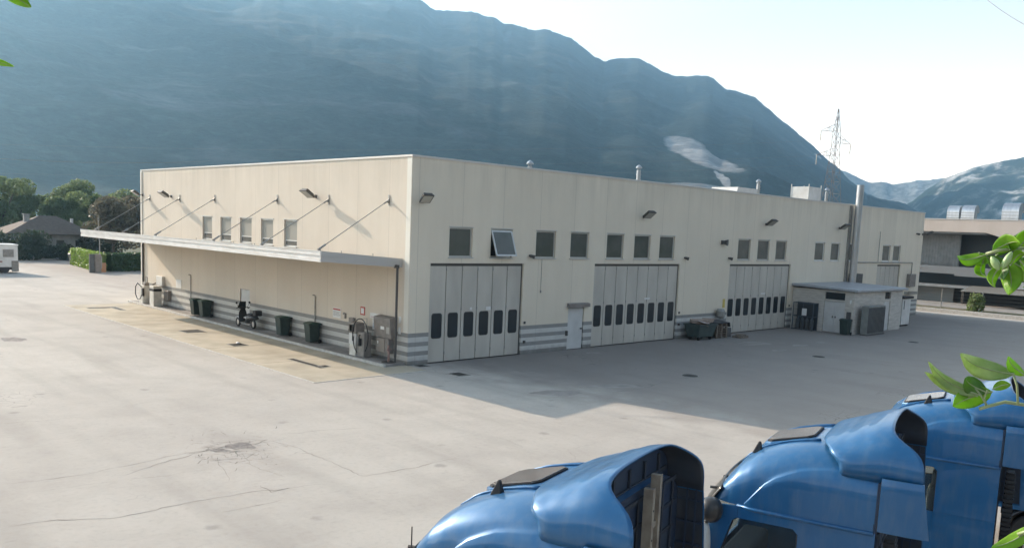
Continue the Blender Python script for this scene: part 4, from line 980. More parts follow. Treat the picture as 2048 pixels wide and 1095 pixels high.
b = MB(); b.tube([c+Vector((-.08,.05,4.6)), c+Vector((-.5,0,4.2))], .03, 6); b.build('arm', m_galv, t)
b = MB(); b.box(c.x-.16,c.y-.18,c.z+.4,c.x+.16,c.y-.04,c.z+1.6); b.build('meter_box', m_galv, t)
c = gp(207,544); b = MB(); b.box(c.x-.22,c.y-.15,0,c.x+.22,c.y+.15,.95); tag(b.build('junction_box', m_orange, bevel=.02), 'orange-brown junction box at the foot of the hedge', 'junction box')
c = gp(152,529); t = thing('waste_container', 'dark wheeled waste container standing by the drive near the hedge', 'waste container', c)
b = MB(); x, y = c.x, c.y; b.add([(x-.55,y-.4,.2),(x+.55,y-.4,.2),(x+.55,y+.4,.2),(x-.55,y+.4,.2),(x-.7,y-.5,1.15),(x+.7,y-.5,1.15),(x+.7,y+.5,1.15),(x-.7,y+.5,1.15)],
      [(0,3,2,1),(4,5,6,7),(0,1,5,4),(1,2,6,5),(2,3,7,6),(3,0,4,7)]); b.build('body', m_bingrey, t, bevel=.03)
b = MB(); b.prism([(x-.72,y-.52,1.15),(x+.72,y-.52,1.15),(x+.6,y-.52,1.36),(x-.6,y-.52,1.36)],(0,1.04,0)); b.build('lid', mat('lid_grey',(.16,.16,.165),.5), t, bevel=.03)
for a, e in ((-1,-1),(1,-1),(-1,1),(1,1)):
    b = MB(); b.cyl((x+a*.5-.03,y+e*.32,.1),(x+a*.5+.03,y+e*.32,.1),.1,n=12); b.box(x+a*.5-.04,y+e*.32-.04,.12,x+a*.5+.04,y+e*.32+.04,.22); b.build('wheel', m_rubber, t)
# white van at the left edge
t = thing('box_van', 'white box-bodied van cut off by the left edge of the picture', 'van', (-3.5,61.6,0))
X1 = -.5; b = MB(); b.box(-6.2,60.4,.55,X1,62.6,2.62); b.build('cargo_box', m_white, t, bevel=.04)
b = MB(); b.box(-6.25,60.35,2.58,X1+.05,62.65,2.68); b.build('roof', mat('van_roof',(.8,.79,.75),.4), t, bevel=.02)
b = MB(); b.box(-6.1,60.5,.3,X1-.02,62.5,.55); b.build('chassis', m_pvc, t)
b = MB(); b.box(X1-.55,60.34,.15,X1+.03,60.39,1.15); b.box(X1-.02,60.42,.2,X1+.03,62.5,1.1); b.build('bumper_panel', m_pumpg, t)
b = MB(); b.box(-6.1,60.375,1.0,X1-1.3,60.397,1.14); b.build('stripe', mat('faded_stripe',(.32,.16,.14),.6), t)
b = MB(); b.box(X1-1.25,60.37,1.5,X1-.35,60.396,2.2); b.box(-5,60.37,1.3,-2.6,60.396,2.25); b.build('hatch_panel', m_pumpg, t)
for xx in (-5.2,-1.6):
    for yy in (60.42,62.3): b = MB(); b.cyl((xx,yy,.38),(xx,yy+.24,.38),.38,n=18); b.build('wheel', m_rubber, t)
b = MB(); b.prism([(-6.25,60.45,.4),(-6.25,60.45,2.3),(-6.9,60.45,2.2),(-7.6,60.45,1.3),(-8.1,60.45,1.15),(-8.15,60.45,.4)],(0,2.1,0)); b.build('cab', m_white, t, bevel=.05)
b = MB(); b.prism([(-6.92,60.6,2.15),(-6.95,60.6,2.19),(-7.64,60.6,1.36),(-7.60,60.6,1.31)],(0,1.8,0)); b.build('windshield', m_glassd, t)
# house
hs = thing('house', 'low pale house with a brown hipped tile roof behind dark bushes', 'house', (9.2,92,-.3))
hx0, hx1, hy0, hy1, hz = 5.2, 14.6, 87.2, 94.5, 3.0
b = MB(); b.box(hx0,hy0,-.4,hx1,hy1,hz); b.build('wall', m_plaster, hs)
b = MB(); o_ = .7; rz = 5.25; rx0, rx1, ry = 9.3, 11.2, (hy0+hy1)/2
P = [(hx0-o_,hy0-o_,hz),(hx1+o_,hy0-o_,hz),(hx1+o_,hy1+o_,hz),(hx0-o_,hy1+o_,hz),(rx0,ry,rz),(rx1,ry,rz)]
b.add(P, [(0,1,5,4),(1,2,5),(2,3,4,5),(3,0,4),(3,2,1,0)]); hr = b.build('roof', m_terra, hs)
b = MB(); b.box(7.4,90.2,3.6,8.0,90.8,5.3); b.box(7.3,90.1,5.3,8.1,90.9,5.4); b.build('chimney', m_plaster, hr)
b = MB(); b.box(12.6,89.6,3.6,12.9,89.9,5.0); b.build('chimney', m_white, hr)
b = MB(); b.box(hx0-o_-.06,hy0-o_-.08,hz-.08,hx1+o_+.06,hy0-o_-.01,hz+.04); b.build('gutter', m_pvc, hr)
for x in (10.2,12.4):
    b = MB(); b.box(x,hy0-.04,1.2,x+.9,hy0-.003,2.3); f = b.build('window', m_pvc, hs); b = MB(); b.box(x+.06,hy0-.05,1.26,x+.84,hy0-.041,2.24); b.build('pane', m_glassd, f)
b = MB(); b.box(8.2,hy0-.05,0,9.1,hy0-.003,2.05); b.build('door', m_wood, hs)
# shadow-side road edge
b = MB(); b.box(-60,84,-.5,16,84.25,.12); struct(b.build('drive_kerb', m_kerb))

# ---------------------------------------------------------------- pylon and wires
pd = 190; pb = CP+Vector((CF.x,CF.y,0)).normalized()*0
d = ray(1662,400); d.z = 0; d = d.normalized(); pc = Vector((CP.x,CP.y,0))+d*196; pc.z = -.5
py = thing('electricity_pylon', 'grey lattice electricity pylon behind the workshop roof', 'pylon', pc)
top_h = 34.8
a_ = (Vector((CR.x,CR.y,0))).normalized(); a_ = (Matrix.Rotation(R(18),3,'Z')@a_); n_ = Vector((0,0,1)).cross(a_)
def leg(h): 
    return 1.9*(1-h/26)+.62 if h < 26 else max(.05, .62*(1-(h-29)/(top_h-29))+.04) if h > 29 else .62
b = MB(); hs_ = [0,4,8,11.5,14.5,17,19.5,21.5,23.5,25.3,27,28.7,30.3,31.8,33.3,top_h]
def cor(h, i, j): return pc+a_*leg(h)*i+n_*leg(h)*j+Vector((0,0,h))
for h0, h1 in zip(hs_, hs_[1:]):
    for i, j in ((-1,-1),(1,-1),(1,1),(-1,1)):
        b.cyl(cor(h0,i,j), cor(h1,i,j), .05, n=4)
    for (i,j),(k,l) in (((-1,-1),(1,-1)),((1,-1),(1,1)),((1,1),(-1,1)),((-1,1),(-1,-1))):
        b.cyl(cor(h0,i,j), cor(h1,k,l), .024, n=4); b.cyl(cor(h0,k,l), cor(h1,i,j), .024, n=4); b.cyl(cor(h0,i,j), cor(h0,k,l), .024, n=4)
m_pyl = mat('pylon_steel', (.22,.20,.19), .7, .2)
b.build('lattice_mast', m_pyl, py)
ARMS = [(30.3,-1,4.0),(28.0,1,3.8),(25.2,-1,4.6)]
tips = []
for h, sgn, L in ARMS:
    b = MB(); tip = pc+a_*sgn*L+Vector((0,0,h-.3)); tips.append(tip)
    for j in (-1,1):
        b.cyl(cor(h-.3,sgn,j), tip, .035, n=4); b.cyl(cor(h+1.3,sgn,j), tip, .035, n=4)
        b.cyl(cor(h+1.3,sgn,j).lerp(tip,.45), cor(h-.3,sgn,j).lerp(tip,.45), .035, n=4); b.cyl(cor(h-.3,sgn,j), cor(h+1.3,sgn,j).lerp(tip,.45), .03, n=4)
    b.build('cross_arm', m_pyl, py)
    b = MB(); b.lathe(tip-Vector((0,0,2.1)), [(.03,0)]+[(.12 if k % 2 else .06, .1+k*.16) for k in range(12)]+[(.03,2.1)], 8); b.build('insulator', m_galv, py)
def wire(p, q, sag, r, label, n=30):
    b = MB(); b.tube([Vector(p).lerp(Vector(q), k/n)-Vector((0,0,sag*4*(k/n)*(1-k/n))) for k in range(n+1)], r, 4)
    tag(b.build('power_line', m_pyl), label, 'power line', 'overhead power lines')
for i, tp in enumerate(tips):
    wire(tp-Vector((0,0,2.1)), tp-Vector((0,0,2.1))-n_*0+Vector((-330,210,-4)), 9, .012, 'thin power line running left from the pylon, %s' % ('highest','middle','lowest')[i] )
wire(at(1940,-32,60), at(2140,92,34), .3, .012, 'dark overhead cable crossing the top right corner of the sky')
wire(at(-120,307,210), at(420,322,190), 1.0, .03, 'faint dark cable crossing the mountain above the left trees')

# ---------------------------------------------------------------- mountains
def ridge_fn(tab):
    def f(a):
        if a <= tab[0][0]: return tab[0][1]
        for (a0,e0),(a1,e1) in zip(tab, tab[1:]):
            if a <= a1: return e0+(e1-e0)*(a-a0)/(a1-a0)
        return tab[-1][1]
    return f
def pe(px, py):
    d = ray(px, py).normalized(); return (math.degrees(math.atan2(d.y, d.x)), math.degrees(math.asin(d.z)))
RP = [(845,-6),(870,15),(900,14),(940,17),(985,27),(1010,42),(1030,43),(1060,52),(1080,54),(1095,53),(1112,60),(1140,68),(1165,88),(1190,108),(1208,119),(1225,112),(1250,110),(1280,113),(1300,122),(1330,140),(1350,147),(1375,148),(1410,146),(1425,150),(1440,162),(1452,175),(1480,178),(1510,191),(1545,220),(1580,250),(1610,274),(1640,302),(1670,328),(1700,358),(1735,386),(1760,396),(1785,400),(1810,405),(1830,418),(1900,455),(2048,490)]
tabM = sorted([pe(*p) for p in RP] + [(55,14.7),(60,15.2),(66,15.4),(72,15.4),(76,15.8),(79,17.2),(82,19.8),(84,20.8),(86,20.0),(88,17.6),(90,14.5),(93,12.5),(110,9),(125,8)])
RP2 = [(1700,470),(1760,440),(1800,418),(1815,407),(1835,392),(1860,372),(1880,361),(1900,350),(1925,341),(1950,331),(1975,325),(2000,320),(2020,317),(2048,312),(2120,300),(2250,290)]
tab2 = sorted([pe(*p) for p in RP2]+[(5,6.5),(-10,7.0),(-30,6)])
RP3 = [(1600,330),(1670,332),(1690,340),(1720,354),(1735,362),(1750,363),(1765,361),(1785,366),(1800,365),(1820,362),(1835,359),(1860,358),(1900,352),(2000,350)]
tab3 = sorted([pe(*p) for p in RP3])
def mountain(name, tab, a0, a1, na, nt_, base, far, m, amp, seed, zb=-10, rock=None, rough=1.0, farfn=None):
    f = ridge_fn(tab); b = MB(); ex = 5
    def fn(u, v):
        a = a0+(a1-a0)*u; k = v*(nt_+ex)/nt_; ar = R(a)
        R1 = farfn(a) if farfn else far
        R1 *= 1+.06*mn.noise(Vector((a*.11+seed, 0, 0)))
        e = f(a)+.10*rough*mn.noise(Vector((a*1.3+seed, 3, 0)))+.05*rough*mn.noise(Vector((a*5+seed, 7, 0)))+.03*rough*mn.noise(Vector((a*19+seed, 9, 0)))+.022*rough*mn.noise(Vector((a*57+seed, 9, 0)))
        Hr = math.tan(R(e))*R1+CP.z
        if k <= 1:
            s = k; dd = base+(R1-base)*s; p = Vector((math.cos(ar)*dd, math.sin(ar)*dd, 0))
            h = Hr*(s**1.12)
            q = Vector((p.x*.0016+seed, p.y*.0016, 0)); w_ = math.sin(math.pi*min(1,s))**.8
            sp = 1-abs(mn.noise(q*1.1))*2
            h += amp*w_*(.55*sp-.35+.45*mn.noise(q*2.7)+.25*mn.noise(q*6.5)+.12*mn.noise(q*15))
            lim = Hr*(dd/R1)*.985 if s > .15 else 1e9
            h = min(h, lim)
        else:
            dd = R1*(1+(k-1)*2.4); h = Hr*(1-(k-1)*3.2); p = Vector((math.cos(ar)*dd, math.sin(ar)*dd, 0))
        return Vector((CP.x+p.x, CP.y+p.y, max(zb, h+zb*(1-min(1,k)))))
    b.grid(fn, na, nt_+ex)
    return struct(b.build(name, m, smooth=True))
def rock_mat(name, forest, forest2, rock, sc, lo, hi, quarry=None, bscale=.05):
    m = bpy.data.materials.new(name); m.use_nodes = True; N = NT(m); N.b.inputs['Roughness'].default_value = .95; N.b.inputs['Specular IOR Level'].default_value = .1
    g = N.n('ShaderNodeNewGeometry'); P = g.outputs['Position']
    n1 = N.noise(P, sc, 9, .62); n2 = N.noise(P, sc*7, 8, .7); n3 = N.noise(N.mapping(P, (1,1,.35)), sc*3.2, 9, .65)
    n4 = N.noise(P, sc*40, 4, .7)
    c = N.mix(N.ramp(n2, .35, .65), forest, forest2)
    c = N.mix(N.math('MULTIPLY', N.ramp(n4, .45, .62), .8), c, tuple(x*.3 for x in forest))
    c = N.mix(N.math('MULTIPLY', N.ramp(N.noise(P, sc*13, 6, .7), .52, .68), .5), c, tuple(min(.1, x*2.4) for x in forest2))
    rk = N.math('MULTIPLY', N.ramp(n1, lo, hi), N.ramp(n3, .44, .60))
    n5 = N.noise(N.mapping(P, (1,1,2.2)), sc*9, 7, .7); qq = None
    if quarry:
        for (qc, ax_, ay_, up) in quarry:
            v = N.n('ShaderNodeVectorMath', operation='SUBTRACT'); N.l(P, v.inputs[0]); v.inputs[1].default_value = qc
            d1 = N.n('ShaderNodeVectorMath', operation='DOT_PRODUCT'); N.l(v.outputs[0], d1.inputs[0]); d1.inputs[1].default_value = tuple(CRH/ax_)
            s2 = N.n('ShaderNodeSeparateXYZ'); N.l(v.outputs[0], s2.inputs[0])
            zz = N.math('DIVIDE', s2.outputs[2], ay_); xx = N.math('ADD', d1.outputs['Value'], N.math('MULTIPLY', zz, up))
            r2 = N.math('ADD', N.math('MULTIPLY', xx, xx), N.math('MULTIPLY', zz, zz))
            r2 = N.math('ADD', r2, N.math('MULTIPLY', N.math('SUBTRACT', n3, .5), 2.2))
            qk = N.math('MULTIPLY', N.ramp(r2, 1.25, .8), N.math('ADD', .55, N.math('MULTIPLY', N.ramp(n5, .40, .58), .45))); qq = qk if qq is None else N.math('MAXIMUM', qq, qk)
    c = N.mix(rk, c, rock)
    if qq is not None: c = N.mix(qq, c, (.30,.30,.30))
    N.l(c, N.b.inputs['Base Color'])
    bm = N.n('ShaderNodeBump'); bm.inputs['Strength'].default_value = .7; bm.inputs['Distance'].default_value = 5
    N.l(N.math('ADD', n2, N.math('MULTIPLY', n4, .5)), bm.inputs['Height']); N.l(bm.outputs[0], N.b.inputs['Normal'])
    return m
CRH = Vector((CR.x, CR.y, 0)).normalized()
def mpt(px, py, dist):      # point on a view line at a horizontal distance
    d = ray(px, py); k = dist/math.hypot(d.x, d.y); return tuple(CP+d*k)
m_mount2 = rock_mat('mountain_rocky', (.02,.035,.025), (.035,.05,.035), (.55,.54,.52), .0055, .46, .58)
m_mount3 = rock_mat('mountain_far_hazed', (.22,.24,.24), (.30,.31,.31), (.45,.45,.44), .001, .5, .7)  # distance haze put into the colour, all tones kept pale
mo_ = mountain('mountain_slope', tabM, 14, 125, 620, 150, 700, 3400, m_mount2, 42, 4.2)
from mathutils.bvhtree import BVHTree
bv = BVHTree.FromPolygons([v.co+mo_.location for v in mo_.data.vertices], [tuple(p.vertices) for p in mo_.data.polygons])
def hit(px, py):
    d = ray(px, py).normalized(); h_ = bv.ray_cast(CP+d*300, d)
    return (tuple(h_[0]), (h_[0]-CP).length/FP) if h_[0] else (tuple(CP+d*2000), 2000/FP)
qs = []
for (px, py_, rx_, ry_, up) in ((1384,294,42,34,.05),(1416,312,50,42,.05),(1400,372,60,7,0),(1446,356,9,22,-1.2),(1636,312,15,5,0)):
    p_, k_ = hit(px, py_); qs.append((p_, rx_*k_, ry_*k_, up))
m_mount = rock_mat('mountain_forest', (.010,.022,.022), (.018,.033,.030), (.12,.125,.13), .0026, .55, .72, qs)
mo_.data.materials[0] = m_mount
mountain('rocky_hill', tab2, -30, 24, 260, 70, 2600, 3600, m_mount2, 100, 9.1)
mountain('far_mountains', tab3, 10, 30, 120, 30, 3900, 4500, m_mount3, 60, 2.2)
tabO = [(150,4),(180,7),(210,10),(240,12),(265,10),(290,11),(315,9),(335,6),(345,4)]
mountain('opposite_hillside', tabO, 140, 345, 200, 40, 500, 1900, m_mount, 60, 14.0)

# ---------------------------------------------------------------- trucks
TH = R(106); TW = Vector((math.sin(TH), -math.cos(TH), 0)); TF = Vector((math.cos(TH), math.sin(TH), 0))
def blue_mat():
    m = bpy.data.materials.new('truck_blue'); m.use_nodes = True; N = NT(m)
    N.b.inputs['Metallic'].default_value = .25; N.b.inputs['Roughness'].default_value = .4
    N.b.inputs['Coat Weight'].default_value = .45; N.b.inputs['Coat Roughness'].default_value = .05
    g = N.n('ShaderNodeTexCoord'); d = N.noise(g.outputs['Object'], 2.2, 7); d2 = N.noise(N.mapping(g.outputs['Object'], (1,1,.2)), 9, 6)
    c = N.mix(N.math('MULTIPLY', N.ramp(d, .4, .75), .5), (.016,.120,.285), (.04,.15,.30))
    c = N.mix(N.math('MULTIPLY', N.ramp(d2, .45, .75), .25), c, (.17,.22,.28)); N.l(c, N.b.inputs['Base Color'])
    r = N.math('ADD', .28, N.math('MULTIPLY', N.ramp(d, .3, .7), .16)); N.l(r, N.b.inputs['Roughness'])
    return m
m_blue = blue_mat()
m_liner = mat('spoiler_liner', (.028,.038,.055), .6, c2=(.05,.055,.065), scale=4)
m_rearw = mat('cab_rear_navy', (.018,.035,.075), .5, c2=(.03,.045,.07), scale=3)
m_smoke = mat('smoked_panel', (.028,.025,.022), .3, coat=.2, c2=(.05,.045,.04), scale=2)
m_hatch = mat('hatch_smoked', (.10,.085,.075), .25, coat=.3, c2=(.19,.165,.15), scale=3)
m_bracket = mat('bracket_beige', (.36,.31,.24), .6, c2=(.24,.20,.16), scale=7)
m_seat = mat('seat_grey', (.30,.29,.28), .7)
m_glasst = mat('cab_glass', (.55,.6,.6), .02, trans=.95, spec=.5); m_glasst.node_tree.nodes['Principled BSDF'].inputs['IOR'].default_value = 1.05
def interp(tab, x):
    if x <= tab[0][0]: return tab[0][1]
    for (a, e), (c, g) in zip(tab, tab[1:]):
        if x <= c:
            t = (x-a)/(c-a); t = t*t*(3-2*t)*.35+t*.65
            return e+(g-e)*t
    return tab[-1][1]
crown = [(0,3.58),(.5,3.60),(.8,3.585),(.95,3.56),(1.2,3.50),(1.45,3.41),(1.65,3.28),(1.8,3.10),(1.92,2.90),(1.99,2.76)]
crease = [(0,3.40),(.4,3.40),(.67,3.37),(.9,3.32),(1.13,3.22),(1.3,3.09),(1.42,2.95),(1.52,2.80),(1.56,2.755)]
halfw = [(0,1.22),(1.2,1.22),(1.5,1.215),(1.7,1.19),(1.85,1.14),(1.95,1.07),(2.0,1.0)]
ZG = 2.75
def make_truck(label, g, brackets=False, ant=(-.62,1.3)):
    base = Vector((g[0], g[1], 0))+TW*1.22
    t = thing('truck', label, 'truck', base, 'blue trucks parked in a row')
    T = lambda a, c, z: base+TW*a+TF*c+Vector((0,0,z))
    def bx(mb, a0, a1, c0, c1, z0, z1):
        mb.add([T(a,c,z) for z in (z0,z1) for a, c in ((a0,c0),(a1,c0),(a1,c1),(a0,c1))], [(0,3,2,1),(4,5,6,7),(0,1,5,4),(1,2,6,5),(2,3,7,6),(3,0,4,7)])
    # roof shell
    NE = 4.4
    def X(c, z, zt, hw):
        q = max(0, min(1, (z-ZG)/(zt-ZG))) if zt > ZG+.01 else 0
        return hw*(1-q**NE)**(1/NE)
    nl, nd, nu = 6, 3, 16
    ys = [0,.15,.3,.45,.6,.75,.9,1.05,1.18,1.3,1.4,1.48,1.54,1.6,1.66,1.72,1.78,1.83,1.88,1.92,1.955,1.98,1.99]
    rows = []
    for c in ys:
        zt = interp(crown, c); hw = interp(halfw, c); zc = min(interp(crease, c), zt-.02) if c < 1.56 else ZG
        half = []
        inset = -.03 if c < 1.5 else 0
        for k in range(nl+1):
            z = ZG+(zc-.012-ZG)*k/nl if zc > ZG else ZG
            half.append((X(c,z,zt,hw)-inset, max(ZG, z)))
        xc = X(c,zc,zt,hw)
        half.append((xc-inset*.75, zc+.001)); half.append((xc+.002, zc+.012)); 
        q0 = (zc-ZG)/(zt-ZG) if zt > ZG else 0; t0 = math.asin(min(1, q0**(NE/2)))
        for k in range(1, nu+1):
            tt = t0+(math.pi/2-t0)*k/nu; half.append((hw*math.cos(tt)**(2/NE) if k < nu else 0, ZG+(zt-ZG)*math.sin(tt)**(2/NE)))
        rows.append([T(-x,c,z) for x, z in half]+[T(x,c,z) for x, z in half[-2::-1]])
    b = MB(); m_ = len(rows[0]); b.v = [p for r in rows for p in r]
    for i in range(len(rows)-1):
        for j in range(m_-1): b.f.append([i*m_+j, (i+1)*m_+j, (i+1)*m_+j+1, i*m_+j+1]); b.mi.append(0)
    b.f.append([(len(rows)-1)*m_+j for j in range(m_)][::-1]); b.mi.append(0)
    rf = b.build('roof_shell', m_blue, t, autos=True)
    # raised rim lines beside the hatch
    for s in (-1, 1):
        b = MB(); L = []
        for k in range(13):
            c = .80+.95*k/12; zt = interp(crown, c); L.append(T(s*(.52+.10*max(0,(c-1.2))), c, zt+.0+.004-.10*max(0, c-1.5)**2))
        b.tube(L, .022, 6, .01); b.build('roof_rib', m_blue, rf, smooth=True)
    # gutter / drip band
    b = MB(); L = [T(-1.2,1.62,ZG-.01), T(-1.245,1.4,ZG-.01), T(-1.25,0.02,ZG-.01)]; b.tube(L, .028, 8); b.build('gutter', m_blue, rf, smooth=True); b = MB()
    L = [T(1.2,1.62,ZG-.01), T(1.245,1.4,ZG-.01), T(1.25,0.02,ZG-.01)]; b.tube(L, .028, 8); b.build('gutter', m_blue, rf, smooth=True)
    # hatch on the sloping roof
    hp = [(-.35,1.50),(.35,1.50),(.35,.92),(-.35,.92)]
    def HZ(c): return 3.405+(3.555-3.405)*(1.50-c)/.58-.006
    def hplate(mb, g_, zo, th, cut=.07):
        a, c0, c1 = .35+g_, .92-g_, 1.50+g_; P = []
        for sx, sy in ((1,1),(-1,1),(-1,-1),(1,-1)):
            cc = c1 if sy > 0 else c0
            pts = [(sx*a, cc-sy*cut), (sx*(a-cut), cc)] if sx*sy > 0 else [(sx*(a-cut), cc), (sx*a, cc-sy*cut)]
            for x_, y_ in pts: P.append(T(x_, y_, HZ(y_)+zo))
        mb.prism(P, (0,0,th))
    b = MB(); hplate(b, .05, -.06, .075, .10); hb = b.build('roof_hatch', m_blue, t, bevel=.015)
    b = MB(); hplate(b, .012, .015, .02); b.build('hatch_seal', m_rubber, hb)
    b = MB(); hplate(b, -.005, .035, .012); b.build('hatch_lid', m_hatch, hb, bevel=.008)
    # antenna
    ax_, ay_ = ant; az_ = interp(crown, ay_)-.035; b = MB()
    b.add([T(ax_-.05,ay_-.06,az_),T(ax_+.05,ay_-.06,az_),T(ax_+.05,ay_+.07,az_),T(ax_-.05,ay_+.07,az_),T(ax_-.012,ay_-.03,az_+.16),T(ax_+.012,ay_-.03,az_+.16),T(ax_+.012,ay_+.0,az_+.16),T(ax_-.012,ay_+.0,az_+.16)],
          [(0,3,2,1),(4,5,6,7),(0,1,5,4),(1,2,6,5),(2,3,7,6),(3,0,4,7)]); b.build('antenna', m_rubber, t, bevel=.012)
    # roof spoiler
    zs = lambda c: interp([(-.5,3.86),(-.3,3.90),(-.05,3.93),(.1,3.90),(.3,3.82),(.5,3.73),(.66,3.665),(.76,3.625)], c)
    NS = 3.4; n1, n2 = 20, 30
    rw = []
    for i in range(n1+1):
        u = i/n1; row = []
        for j in range(n2+1):
            th = math.pi*j/n2; cx_ = math.cos(th); s_ = abs(math.sin(th))
            xx = -cx_; ax__ = abs(xx)
            fr = .45+.31*(1-ax__**2.6)+0.055*math.exp(-((s_-.42)/.22)**2)
            re = -.03-.40*max(0, (ax__-.35)/.65)**1.5 if True else 0
            re = -.03-(.39 if xx < 0 else .24)*(1/(1+math.exp(-(ax__-.80)/.075)))-.05*ax__
            c = fr+(re-fr)*u
            zt = zs(c); hw = 1.175-.015*max(0, -c)+.0; zb = 3.35
            if u < .08: hw -= .03*(1-u/.08)
            x = hw*math.copysign(ax__**(2/NS), xx) if ax__ > 1e-6 else 0; z = zb+(zt-zb)*s_**(2/NS)
            row.append(T(x, c, z))
        rw.append(row)
    b = MB(); m_ = n2+1; b.v = [p for r in rw for p in r]
    for i in range(n1):
        for j in range(n2): b.f.append([i*m_+j, (i+1)*m_+j, (i+1)*m_+j+1, i*m_+j+1]); b.mi.append(0)
    b.build('roof_spoiler', [m_blue, m_liner], t, smooth=True, solid=-.022, solidmat=1)
    # side extenders
    for s in (-1, 1):
        LE = .49 if s < 0 else .33
        z0_ = 2.78 if s < 0 else 1.55
        def fz(k): return z0_+((3.405 if s < 0 else 3.36)-z0_)*k
        def EX(u, v, o=0): return T(s*(interp([(.03,1.255),(.10,1.262),(.30,1.262),(.46,1.245),(.52,1.235)], .03+LE*u)-.03*max(0, v-.85)/.15-o), (-.015 if s < 0 else .06)-(LE+(0 if s < 0 else .075))*u+(-.05+.10*v)*u, fz(v))
        b = MB(); n0 = 8
        P = [EX(i/n0, j/n0) for i in range(n0+1) for j in range(n0+1)]+[EX(i/n0, j/n0, .02) for i in range(n0+1) for j in range(n0+1)]
        F = []; K = (n0+1)**2
        for i in range(n0):
            for j in range(n0):
                q = [i*(n0+1)+j, i*(n0+1)+j+1, (i+1)*(n0+1)+j+1, (i+1)*(n0+1)+j]; F += [q, [K+x for x in q[::-1]]]
        for i in range(n0):
            for a_, c_ in ((i, i+1), (n0*(n0+1)+i+1, n0*(n0+1)+i), ((i+1)*(n0+1), i*(n0+1)), (i*(n0+1)+n0, (i+1)*(n0+1)+n0)): F.append([a_, K+a_, K+c_, c_])
        b.add(P, F); ext = b.build('side_extender', m_blue, t, autos=True)
        b = MB(); b.grid(lambda u, v: EX(.02+.95*u, .02+.96*v, .026), 8, 8); b.build('extender_liner', m_liner, ext, smooth=True)
    # cab body
    zb = 1.05
    wz0, wz1 = 1.88, 2.60
    win = [(.86,wz0),(1.86,wz0),(1.80,2.1),(1.66,wz1-.04),(1.60,wz1),(.92,wz1),(.86,wz1-.06)]
    for s in (-1, 1):
        b = MB(); a = s*1.215
        def W(c, z): return T(a-(s*.02 if z > 2.5 else 0)-s*.05*max(0,(c-1.7))*2, c, z)
        def q(*p): b.poly([W(*x) for x in (p if s < 0 else p[::-1])])
        q((0,zb),(.86,zb),(.86,wz0),(0,wz0)); q((.86,zb),(2.05,zb),(2.05,wz0),(1.86,wz0),(.86,wz0))
        q((0,wz0),(.86,wz0),(.86,wz1-.06),(.86,ZG),(0,ZG)); q((.86,wz1-.06),(.92,wz1),(1.60,wz1),(1.60,ZG),(.86,ZG))
        q((1.60,wz1),(1.66,wz1-.04),(1.80,2.1),(1.86,wz0),(2.05,wz0),(2.02,2.3),(1.86,ZG-.03),(1.60,ZG))
        b.build('side_wall', m_blue, t, solid=(.05 if s < 0 else .05))
        b = MB(); b.poly([W(c, z)-TW*s*.045 for c, z in (win if s < 0 else win[::-1])]); wn = b.build('side_window', m_glasst, t, solid=.004)
        b = MB(); L = [W(c,z)+TW*s*.006 for c, z in win]; b.tube(L+[L[0]], .014, 6); b.build('window_seal', m_rubber, wn)
        b = MB(); e = TW*s*.006
        for p, q2 in (((.80,1.1),(.80,2.68)), ((.80,2.68),(1.62,2.70)), ((.16,1.98),(.64,1.98)), ((.16,2.50),(.64,2.50)), ((.16,1.98),(.16,2.50)), ((.64,1.98),(.64,2.50)), ((.03,1.6),(.80,1.6))):
            b.cyl(W(*p)+e*.6, W(*q2)+e*.6, .009, n=4)
        b.build('shut_line', m_liner, t)
        b = MB(); bx(b, *(sorted((s*1.22, s*1.255))), .86, 1.06, 1.55, 1.61); b.build('door_handle', m_rubber, t)
        b = MB(); bx(b, *(sorted((s*1.20, s*1.226))), .19, .61, 2.01, 2.47); b.build('locker_door', m_blue, t, bevel=.012)
    # front
    b = MB(); hwf = 1.16
    wsP = [(-1.08,2.0,2.66),(1.08,2.0,2.66),(1.14,2.2,1.70),(-1.14,2.2,1.70)]
    b.poly([T(-1.2,2.03,2.3),T(-1.08,1.97,2.68),T(-1.14,2.2,1.70),T(-1.2,2.05,1.70)]); b.poly([T(1.2,2.03,2.3),T(1.2,2.05,1.70),T(1.14,2.2,1.70),T(1.08,1.97,2.68)])
    b.poly([T(-1.14,2.2,1.70),T(1.14,2.2,1.70),T(1.16,2.26,1.0),T(-1.16,2.26,1.0)]); b.poly([T(-1.2,2.05,1.70),T(-1.14,2.2,1.70),T(-1.16,2.26,1.0),T(-1.22,2.05,1.0)])
    b.poly([T(1.2,2.05,1.70),T(1.22,2.05,1.0),T(1.16,2.26,1.0),T(1.14,2.2,1.70)]); b.poly([T(-1.08,1.97,2.66),T(1.08,1.97,2.66),T(1.0,1.95,2.8),T(-1.0,1.95,2.8)])
    b.build('front_panel', m_blue, t, solid=.03)
    b = MB(); b.poly([T(-1.08,1.99,2.66),T(-1.13,2.19,1.71),T(1.13,2.19,1.71),T(1.08,1.99,2.66)]); b.build('windshield', m_glasst, t, solid=.006)
    b = MB(); bx(b,-1.18,1.18,2.1,2.36,.35,.98); b.build('bumper', m_liner, t, bevel=.05)
    for s in (-1,1): b = MB(); bx(b,*sorted((s*.75,s*1.12)),2.34,2.38,.55,.85); b.build('headlight', m_glassd, t, bevel=.03)
    b = MB()
    for k in range(5): bx(b,-.9,.9,2.225,2.27,1.08+k*.12,1.14+k*.12)
    b.build('grille', m_rubber, t)
    # sun visor in front of the roof edge
    b = MB()
    def VZ(u, v):
        a = -1.16+2.32*u; e_ = abs(a/1.16); c = 1.93-.10*e_**3+.21*v; z = 2.98-.30*v-.06*e_**2
        return T(a*(1-.02*v), c, z)
    b.grid(VZ, 16, 6); b.build('sun_visor', m_smoke, t, smooth=True, solid=.02)
